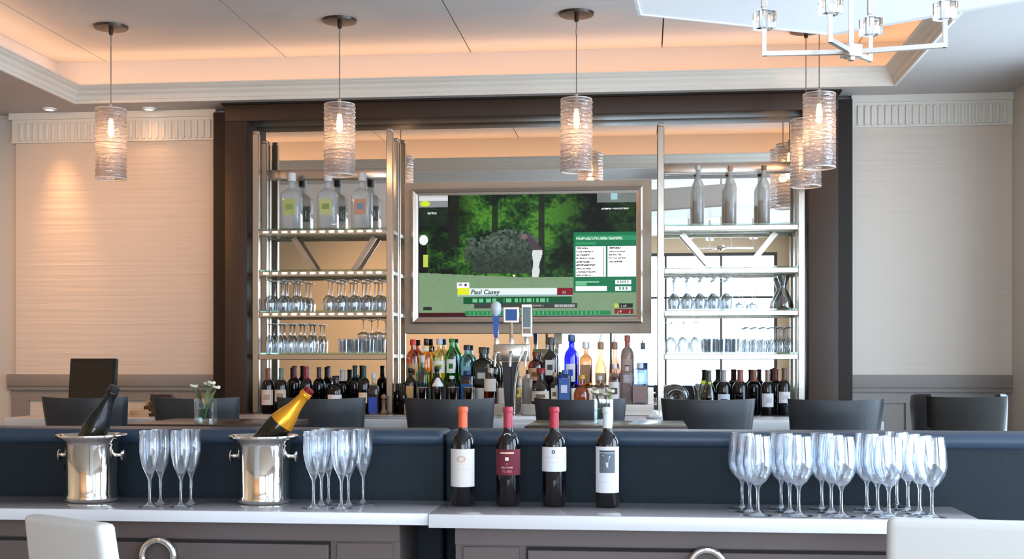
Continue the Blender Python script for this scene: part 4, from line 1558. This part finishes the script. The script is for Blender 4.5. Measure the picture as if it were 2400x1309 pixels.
# frosted bottles on the top shelves
zS = SHZ[0]
YT = 8.33
G3 = 'tall frosted bottles on the top left shelf'
for (u, lab, c1, c2) in ((684, 'tall frosted vodka bottle with yellow green picture, leftmost on top shelf', (176, 182, 110), (140, 160, 96)),
                         (769, 'tall frosted vodka bottle with yellow green picture, middle of top left shelf', (186, 190, 130), (130, 150, 84)),
                         (849, 'tall frosted vodka bottle with blue and orange picture on top left shelf', (186, 140, 116), (110, 136, 160))):
    bt = liq(lab, 'square', u, 405, YT, zS, 46, (242, 245, 245), 'frost', (226, 228, 230), labels=[(c1, .24, .52, .62, c2)], group=G3, name='vodka_bottle')
G4 = 'slender frosted bottles on the top right shelf'
for (u, k, lab, cp) in ((1636, 'slim', 'round shouldered frosted bottle, leftmost on the top right shelf', (196, 200, 200)),
                        (1712, 'slim', 'straight frosted bottle with tan neck, middle of top right shelf', (196, 150, 120)),
                        (1790, 'slim', 'frosted bottle with grey neck, nearest the low pendant', (120, 112, 104))):
    liq(lab, k, u, 388, YT, zS, 29, (236, 236, 232), 'frost', cp, group=G4, liquid=((196, 160, 130), .40), name='frosted_bottle')


# =================================================================== GLASSES ON THE SHELVES
def g_inv(rr, hb, hs, rf):
    return lathe_me([(rr * .82, 0), (rr, hb * .45), (rr * .92, hb * .72), (rr * .45, hb * .95), (.005, hb), (.004, hs - .012), (.012, hs - .005), (rf, hs - .001), (rf, hs + .001), (0, hs + .001)], 20)


ME_WINE = g_inv(.040, .105, .205, .035)
ME_FLU = g_inv(.028, .12, .195, .028)
ME_SFL = g_inv(.023, .09, .165, .022)
ME_TUM = lathe_me([(0, .008), (.030, .008), (.036, .09), (.038, .09), (.033, 0), (0, 0)], 20)
ME_COU = g_inv(.043, .05, .135, .034)
M_SHG = thin_glass('shelf glassware', (.74, .76, .77, 1), .8, .12)
M_SHGD = thin_glass('smoked tumbler glass', (.42, .43, .42, 1), .6, .12)


ORD = ['first', 'second', 'third', 'fourth', 'fifth', 'sixth']


def rack(name, what, group, us, z, me, m, rows=(8.285, 8.385), dz=0.0):
    for i, u in enumerate(us):
        for j, Y in enumerate(rows):
            o = link(name, me, m, None, (X(u, 8.285), Y, z + dz))
            row = '' if len(rows) == 1 else (', front row', ', back row')[j]
            tag(o, '%s, %s from left%s' % (what, ORD[i], row), 'glass', group)


rack('wine_glass', 'upturned wine glass by the left post, third left shelf', 'upturned wine glasses, third left shelf, left cluster', (634, 664, 694), SHZ[2], ME_WINE, M_SHG)
rack('wine_glass', 'upturned wine glass in right cluster, third left shelf', 'upturned wine glasses, third left shelf, right cluster', (770, 800, 830, 860, 889), SHZ[2], ME_WINE, M_SHG)
rack('champagne_flute', 'upturned flute on the lowest left shelf', 'upturned flutes, lowest left shelf', (632, 656, 680, 704, 728), SHZ[3], ME_FLU, M_SHG)
rack('tumbler', 'clear tumbler on the lowest left shelf', 'tumblers, lowest left shelf', (806, 834, 862, 890), SHZ[3], ME_TUM, M_SHG)
rack('coupe_glass', 'upturned coupe on top of the left shelf tumblers', 'upturned coupes, lowest left shelf', (848, 882), SHZ[3], ME_COU, M_SHG, rows=(8.335,), dz=.0902)
rack('wine_glass', 'upturned wine glass on the third right shelf', 'upturned wine glasses, third right shelf', (1580, 1611, 1642, 1673, 1704), SHZ[2], ME_WINE, M_SHG)
rack('coupe_glass', 'upturned coupe beside the decanter, third right shelf', 'upturned coupes, third right shelf', (1740, 1772), SHZ[2], ME_COU, M_SHG, rows=(8.33,))
rack('wine_glass', 'upturned wine glass by left post, lowest right shelf', 'upturned wine glasses, lowest right shelf', (1574, 1603, 1632), SHZ[3], ME_WINE, M_SHG, rows=(8.30,))
rack('tumbler', 'smoked grey tumbler on the lowest right shelf', 'smoked tumblers, lowest right shelf', (1662, 1691, 1720), SHZ[3], ME_TUM, M_SHGD)
rack('champagne_flute', 'small upturned flute on the lowest right shelf', 'small upturned flutes, lowest right shelf', (1750, 1770, 1790, 1810, 1830, 1850), SHZ[3], ME_SFL, M_SHG)
dc = thing('decanter', 'hourglass shaped clear decanter on the third right shelf', 'decanter', (X(1836, 8.33), 8.33, SHZ[2]))
link('decanter_body', lathe_me([(0, .0), (.060, 0), (.066, .012), (.060, .05), (.036, .10), (.018, .135), (.022, .16), (.040, .21), (.042, .215), (.038, .215), (.019, .16), (.015, .135), (.033, .10), (.057, .05), (.062, .014), (0, .006)], 26), M_SHG, dc)
link('amber_residue', lathe_me([(0, .0075), (.058, .0145), (.056, .03), (0, .03)], 24), thin_glass('amber liquid', (.75, .5, .25, 1), .2, .05), dc)

# =================================================================== ON THE BAR COUNTER
mo = thing('bar_monitor', 'black touch screen monitor standing on the bar at left', 'monitor', (X(216, 7.2), 7.2, ZBAR), math.radians(-4))
mw, mh = 116 * MPP(216, 7.2), .262
link('monitor_body', box_me(mw, .035, mh, .006, 2), M_BLACK, mo, (0, 0, .075), (math.radians(-6), 0, 0))
link('screen_panel', box_me(mw - .024, .003, mh - .04), M_BLACKSCR, mo, (0, -.0185, .098), (math.radians(-6), 0, 0))
link('stand_neck', bar_me((0, .02, .01), (0, .01, .12), .05, .03), M_BLACK, mo)
link('stand_foot', box_me(.18, .15, .012, .004, 1), M_BLACK, mo)
link('power_lamp', box_me(.006, .002, .006), M_LED, mo, (.0, -.0185, .084))

pr = thing('receipt_printer', 'brown receipt printer on the bar, left of the flower vase', 'printer', (X(385, 7.2), 7.2, ZBAR))
bm_ = mat('brown plastic', rgb(84, 62, 50), .4)
link('printer_body', box_me(.135, .16, .085, .008, 2), bm_, pr)
link('printer_lid', box_me(.13, .15, .032, .010, 2), mat('dark brown plastic', rgb(60, 44, 38), .3), pr, (.004, .0, .0855))
link('lid_ridge', box_me(.13, .02, .012, .003, 1), bm_, pr, (.004, -.055, .117))
link('paper_slot', box_me(.10, .004, .008), M_DARKGAP, pr, (0, -.081, .055))
nk = thing('napkin_stack', 'low stack of tan napkins on the bar beside the printer', 'napkins', (X(330, 7.15), 7.15, ZBAR))
for k in range(4):
    link('napkin', box_me(.12 - .012 * (k % 2), .12, .009, .002, 1), mat('tan paper', rgb(206, 170, 130), .8), nk, (.006 * (k % 3), 0, k * .0092), (0, 0, .06 * k))
st = thing('card_holder', 'small brown block standing between napkins and printer', 'holder', (X(347, 7.25), 7.25, ZBAR))
link('holder_body', box_me(.036, .05, .058, .004, 1), bm_, st)
link('card', box_me(.03, .003, .03), mat('tan paper', rgb(206, 170, 130), .8), st, (0, 0, .058))

# ---- beer tap
YTAP = 7.18
tp = thing('beer_tap', 'chrome beer tap tower with blue and grey handles on the bar', 'beer tap', (X(1198, YTAP), YTAP, ZBAR))
k = MPP(1198, YTAP)


def tz(v):
    return Z(1198, v, YTAP) - ZBAR


def tx(u):
    return X(u, YTAP) - X(1198, YTAP)


link('tap_head', box_me(tx(1240) - tx(1158), .10, tz(806) - tz(846), .008, 2), M_NICKEL, tp, ((tx(1240) + tx(1158)) / 2, 0, tz(846)))
col_me = boxes_me([(-.012, .014, -.03, .03, tz(955), tz(848)), (.018, .042, -.03, .03, tz(955), tz(848))])


def taper_box(x0b, x1b, x0t, x1t, y, z0, z1):
    v = [(x0b, -y, z0), (x1b, -y, z0), (x1b, y, z0), (x0b, y, z0), (x0t, -y, z1), (x1t, -y, z1), (x1t, y, z1), (x0t, y, z1)]
    return mesh(v, [(0, 3, 2, 1), (4, 5, 6, 7), (0, 1, 5, 4), (1, 2, 6, 5), (2, 3, 7, 6), (3, 0, 4, 7)])


link('column', taper_box(tx(1186), tx(1197), tx(1178), tx(1199), .035, .012, tz(847)), M_BLACK, tp)
link('column', taper_box(tx(1199), tx(1207), tx(1202), tx(1216), .035, .012, tz(847)), M_BLACK, tp)
link('chrome_fin', tube_me([(tx(1206), -.04, .02), (tx(1208), -.04, tz(905)), (tx(1215), -.045, tz(860)), (tx(1224), -.05, tz(830)), (tx(1230), -.05, tz(812))], [.006, .007, .008, .007, .004], 8), M_CHROME, tp)
link('tap_foot', lathe_me([(0, 0), (.075, 0), (.075, .008), (.055, .016), (0, .016)], 28), M_CHROME, tp)


def spout(u):
    return tube_me([(tx(u), -.04, tz(826)), (tx(u), -.085, tz(826)), (tx(u), -.105, tz(836)), (tx(u), -.11, tz(858))], [.010, .010, .009, .007], 10)


for u in (1165, 1200, 1235):
    link('spout', spout(u), M_CHROME, tp)
    link('valve_collar', lathe_me([(0, tz(806)), (.014, tz(806)), (.014, tz(796)), (.009, tz(790)), (0, tz(790))], 16), M_CHROME, tp, (tx(u), -.03, 0))
h1 = link('tap_handle', taper_box(-.012, .012, -.019, .019, .012, tz(790), tz(738)), mat('blue enamel', rgb(34, 88, 170), .25), tp, (tx(1164), -.03, 0))
link('white_knob', lathe_me([(0, tz(741)), (.016, tz(740)), (.027, tz(732)), (.031, tz(722)), (.027, tz(712)), (.014, tz(707)), (0, tz(706))], 24), mat('pale grey enamel', rgb(206, 214, 216), .25), h1)
h2 = link('tap_handle', lathe_me([(0, tz(790)), (.012, tz(790)), (.010, tz(780)), (.010, tz(756)), (0, tz(756))], 16), mat('brass wood handle', rgb(190, 160, 126), .4), tp, (tx(1200), -.03, 0))
link('badge_frame', box_me(.095, .018, .092, .004, 1), M_NICKEL, h2, (0, 0, tz(757)))
bd = link('badge', box_me(.066, .004, .064), mat('blue badge', rgb(24, 84, 150), .3), h2, (0, -.0105, tz(757) + .014))
h3 = link('tap_handle', box_me(.062, .022, tz(713) - tz(790), .003, 1), M_NICKEL, tp, (tx(1236), -.03, tz(790)))
link('handle_panel', box_me(.046, .003, .115), mat('grey green panel', rgb(110, 122, 122), .25), h3, (0, -.012, .055))
link('handle_panel', box_me(.046, .003, .030), mat('tan panel', rgb(150, 130, 112), .35), h3, (0, -.012, .020))

# small dishes on the bar near the right tower
ds = thing('caddy_dish', 'small chrome caddy with folded napkins on the bar, below the right post', 'caddy', (X(1540, 7.1), 7.1, ZBAR))
link('tray', lathe_me([(0, 0), (.06, 0), (.066, .014), (.063, .014), (.057, .004), (0, .004)], 28), M_CHROME, ds)
for k_ in range(3):
    link('folded_napkin', mesh([(-.035, -.01, 0), (.035, -.01, 0), (.03, .012, 0), (-.03, .012, 0), (0, 0, .045)], [(0, 3, 2, 1), (0, 1, 4), (1, 2, 4), (2, 3, 4), (3, 0, 4)]), M_PAPER, ds, (-.02 + .02 * k_, .014 * (k_ - 1), .0045), (0, 0, .5 * k_))
bk = thing('menu_book', 'white menu lying on the bar right of the beer tap', 'menu', (X(1222, 6.95), 6.95, ZBAR), .1)
link('cover', box_me(.17, .12, .010, .002, 1), M_PAPER, bk)
link('pages', box_me(.165, .115, .006), M_WHITE, bk, (0, 0, .010))
mt = thing('bar_mat', 'grey slotted drip mat on the bar between stools left of centre', 'drip mat', (X(905, 6.95), 6.95, ZBAR))
link('tray', box_me(.27, .10, .012, .003, 1), mat('grey steel', rgb(176, 180, 188), .3, .6), mt)
for k_ in range(6):
    link('slat', box_me(.030, .085, .004), M_CHAMP, mt, (-.105 + .042 * k_, 0, .012))

# =================================================================== ON THE WORKTOPS
def ice_bucket(label, u, v):
    p = PZ(u, v, ZC)
    t = thing('ice_bucket', label, 'ice bucket', (p.x, p.y + .084, ZC))
    pr_ = [(0, .004), (.074, 0), (.082, .003), (.083, .018), (.079, .026), (.080, .10), (.084, .185), (.092, .198), (.110, .208), (.114, .213), (.112, .218),
           (.100, .213), (.086, .198), (.080, .183), (.076, .10), (.075, .030), (0, .028)]
    link('bucket_body', lathe_me(pr_, 48, angle=70), M_SILVER, t)
    for s in (-1, 1):
        kn = [(0, 0), (.008, 0), (.006, .006), (.006, .020), (.009, .023), (.0185, .026), (.0185, .030), (.012, .034), (0, .035)]
        o = link('side_knob', lathe_me(kn, 18), M_SILVER, t, (s * .0795, 0, .150), (0, s * math.pi / 2, 0))
    return t


b1 = ice_bucket('polished silver ice bucket holding the dark champagne bottle', 188, 1180)
b2 = ice_bucket('polished silver ice bucket holding the gold foil champagne bottle', 600, 1184)


def champagne(label, bk_, u0, v0, u1, v1, foil, cork, body, plain=False):
    """bottle leaning out of the bucket, its axis running from image point 0 (rim) to 1 (top)"""
    Y = bk_.location.y
    A, B = P(u0, v0, Y), P(u1, v1, Y)
    d = (B - A).normalized()
    h = .31
    base = B - d * h
    t = thing('champagne_bottle', label, 'bottle', base)
    t.rotation_euler = d.to_track_quat('Z', 'Y').to_euler()
    R_ = .043
    bp = [(0, .012), (.036, 0), (R_, .006), (R_, .15), (.040, .175), (.032, .205), (.0225, .235), (.0175, .262), (.0150, .285), (.0150, h - .002), (0, h)]
    link('glass_body', lathe_me(bp, 28), mat('champagne glass %d' % body[0], rgb(*body), .05, spec=.6), t)
    fp = [(.0412, .172), (.0410, .176), (.0333, .2055), (.0240, .2325), (.0190, .2600), (.0165, .284), (.0185, .288), (.0190, .300), (.0165, .302), (.0160, h + .001), (0, h + .003)]
    link('foil', lathe_me(fp, 28, angle=35), foil, t)
    link('foil_band', lathe_me([(.0193, .286), (.0200, .288), (.0200, .294), (.0193, .296)], 24), foil, t)
    link('crown_cap', lathe_me([(.0168, h - .008), (.0172, h + .004), (.012, h + .007), (0, h + .0075)], 22), cork, t)
    return t


champagne('dark champagne bottle with black foil leaning in the left bucket', b1, 226, 1000, 268, 908,
          mat('black foil', rgb(30, 30, 32), .25, .2), mat('black cap', rgb(40, 40, 44), .3), (24, 24, 16))
champagne('champagne bottle with golden orange foil and red cap leaning in the bucket', b2, 648, 1004, 724, 914,
          mat('golden foil', rgb(236, 160, 40), .22, .55), mat('red foil cap', rgb(120, 30, 40), .3, .3), (24, 26, 10))

# ---- champagne flutes
flute_prof = [(0, .0), (.034, 0), (.035, .002), (.012, .008), (.0045, .018), (.004, .05), (.0045, .085), (.012, .103), (.024, .130), (.031, .165), (.0325, .19), (.031, .237), (.0315, .239),
              (.0295, .238), (.0310, .19), (.0295, .166), (.0225, .133), (.010, .108), (0, .104)]
ME_F = lathe_me(flute_prof, 32, angle=80)
wine_prof = [(0, 0), (.0415, 0), (.0425, .002), (.014, .008), (.0055, .018), (.0045, .045), (.0048, .075), (.009, .088), (.024, .102), (.037, .122), (.0435, .148), (.0438, .165), (.040, .20), (.0345, .2335), (.0345, .2350),
             (.0330, .2345), (.0385, .20), (.0423, .165), (.0420, .149), (.0355, .1235), (.023, .1045), (.008, .0915), (0, .0905)]
ME_W = lathe_me(wine_prof, 40, angle=80)
FG = 'champagne flutes on the left worktop'
base_f = {}


def flute_row(us, v, n, names):
    p = PZ(us, v, ZC)
    for k_ in range(n):
        o = link('champagne_flute', ME_F, M_CRYSTAL, None, (p.x + .004 * k_, p.y + .078 * k_, ZC))
        tag(o, names[k_], 'glass', FG)


flute_row(351, 1188, 2, ['empty champagne flute right of the dark bottle bucket, front of its pair', 'empty champagne flute right of the dark bottle bucket, rear of its pair'])
flute_row(424, 1188, 2, ['empty champagne flute left of the gold foil bucket, front of its pair', 'empty champagne flute left of the gold foil bucket, rear of its pair'])
flute_row(735, 1191, 3, ['champagne flute right of the gold foil bucket, front of three', 'champagne flute right of the gold foil bucket, middle of three', 'champagne flute right of the gold foil bucket, rear of three'])
flute_row(800, 1192, 2, ['champagne flute in the second column right of the gold foil bucket, front', 'champagne flute in the second column right of the gold foil bucket, rear'])
p = PZ(846, 1183, ZC)
tag(link('champagne_flute', ME_F, M_CRYSTAL, None, (p.x, p.y + .03, ZC)), 'champagne flute nearest the wine bottles, rightmost of all flutes', 'glass', FG)

WG = 'wine glasses on the right worktop'
ordn = ['first', 'second', 'third', 'fourth', 'fifth']
dep = ['front', 'second', 'third', 'fourth']
for c, u in enumerate((1776, 1872, 1972, 2083, 2184)):
    yb = 3.79
    n = 4 if c == 4 else 3
    x = X(u, yb)
    for k_ in range(n):
        o = link('wine_glass', ME_W, M_CRYSTAL, None, (x - .016 * k_, yb + .0885 * k_, ZC))
        tag(o, 'empty wine glass in the %s column right of the wine bottles, %s from the front' % (ordn[c], dep[k_]), 'glass', WG)

# ---- the four red wine bottles
M_WG = mat('dark wine bottle glass', rgb(13, 12, 16), .03, spec=.55, coat=.2)


def red_wine(label, u, v, h, capc, lab):
    pz = PZ(u, v, ZC)
    R_ = .0375
    t = thing('wine_bottle', label, 'bottle', (pz.x, pz.y + R_, ZC), 0, 'red wine bottles on the right worktop')
    bp, _ = prof_of('bordeaux', R_, h, 0, 1)
    link('glass_body', lathe_me([(0, .014)] + bp + [(0, h)], 40), M_WG, t)
    cp, _ = prof_of('bordeaux', R_, h, .79, 1, .0007)
    link('capsule', lathe_me(cp + [(0, h + .0007)], 28), mat('capsule %s' % (capc,), rgb(*capc), .38), t)
    link('capsule_band', lathe_me([(R_ * .41 + .0006, h * .945), (R_ * .42 + .0012, h * .949), (R_ * .42 + .0012, h * .953), (R_ * .41 + .0006, h * .957)], 28), mat('capsule %s' % (capc,), rgb(*capc), .38), t)
    lc, z0, z1, half, rc = lab
    lb = link('label', cyl_label(R_ + .0003, -half, half, z0 * h, z1 * h, .0006, 20, rc), mat('label %s' % (lc,), rgb(*lc), .55), t)
    return t, lb, R_ + .0010, h


def mark(lb, me, col, r, z, x=0.0, nm='printed_mark'):
    """flat artwork bent on to the label"""
    for v_ in me.vertices:
        v_.co.x += x
        v_.co.y += z
    link(nm, wrap_on(me, r), mat('print %s' % (col,), rgb(*col), .5), lb)


def ell(a, b_, n=28, inner=None):
    if inner is None:
        return mesh([(a * math.cos(k_ * math.tau / n), b_ * math.sin(k_ * math.tau / n), 0) for k_ in range(n)], [tuple(range(n))])
    v_ = [(q * a * math.cos(k_ * math.tau / n), q * b_ * math.sin(k_ * math.tau / n), 0) for q in (1, inner) for k_ in range(n)]
    return mesh(v_, [(k_, (k_ + 1) % n, n + (k_ + 1) % n, n + k_) for k_ in range(n)])


def strip(w_, h_, n=10):
    v_ = []
    for i in range(n + 1):
        v_ += [(-w_ / 2 + w_ * i / n, -h_ / 2, 0), (-w_ / 2 + w_ * i / n, h_ / 2, 0)]
    return mesh(v_, [(2 * i, 2 * i + 2, 2 * i + 3, 2 * i + 1) for i in range(n)])


H = .312
t, lb, r, h = red_wine('red wine bottle with orange capsule and tall cream label', 1081, 1186, H, (226, 96, 56), ((222, 214, 208), .195, .575, 1.38, 0))
mark(lb, ell(.0145, .0105, inner=.72), (196, 160, 130), r, h * .475)
mark(lb, ell(.0095, .0064), (206, 186, 166), r, h * .475)
mark(lb, strip(.052, .0007), (176, 168, 160), r, h * .375)
t, lb, r, h = red_wine('red wine bottle with dark pink capsule and maroon label', 1188, 1187, H, (170, 50, 70), ((112, 40, 54), .315, .575, 1.5, 0))
mark(lb, strip(.046, .0045), (226, 206, 170), r, h * .54)
mark(lb, strip(.0105, .0105), (240, 236, 232), r, h * .48)
mark(lb, text_me('1', .009, .0002), (120, 50, 60), r + .0002, h * .48 - .003)
mark(lb, strip(.006, .006), (150, 80, 90), r, h * .43)
mark(lb, text_me('RED WINE', .008, .0002), (226, 190, 190), r, h * .385)
mark(lb, text_me('TLUBJS', .0105, .0002), (200, 120, 130), r, h * .345)
mark(lb, ell(.012, .008, inner=.75), (222, 216, 210), r - .012, h * .71, nm='neck_seal')
t, lb, r, h = red_wine('red wine bottle with bright red capsule and short rounded white label', 1297, 1188, H, (178, 44, 62), ((226, 224, 226), .355, .60, 1.5, .007))
mark(lb, ell(.0052, .0062), (40, 40, 44), r, h * .552)
mark(lb, ell(.0022, .0028), (210, 208, 208), r + .0002, h * .552)
mark(lb, strip(.072, .0009), (176, 174, 178), r, h * .50)
mark(lb, strip(.05, .0006), (196, 194, 198), r, h * .445)
t, lb, r, h = red_wine('red wine bottle with white capsule and tall white picture label', 1423, 1190, H, (214, 220, 222), ((224, 224, 232), .15, .61, 1.2, 0))
mark(lb, strip(.052, .066), (96, 106, 116), r, h * .455)
mark(lb, strip(.052, .005), (66, 72, 92), r + .0001, h * .565)
mark(lb, strip(.050, .0012), (230, 232, 236), r + .0002, h * .548)
wv = [(-.016, .024), (-.010, .024), (.002, .0), (.006, .02), (.012, .024), (.004, .008), (.003, -.012), (.010, -.020), (-.010, -.020), (-.002, -.014), (-.004, .0)]
mark(lb, mesh([(x, y, 0) for x, y in wv], [(0, 1, 2, 10), (2, 3, 4, 5), (2, 5, 6, 10), (10, 6, 9), (6, 7, 8, 9)]), (206, 210, 214), r + .0002, h * .448)
mark(lb, strip(.04, .0008), (190, 190, 200), r, h * .26)
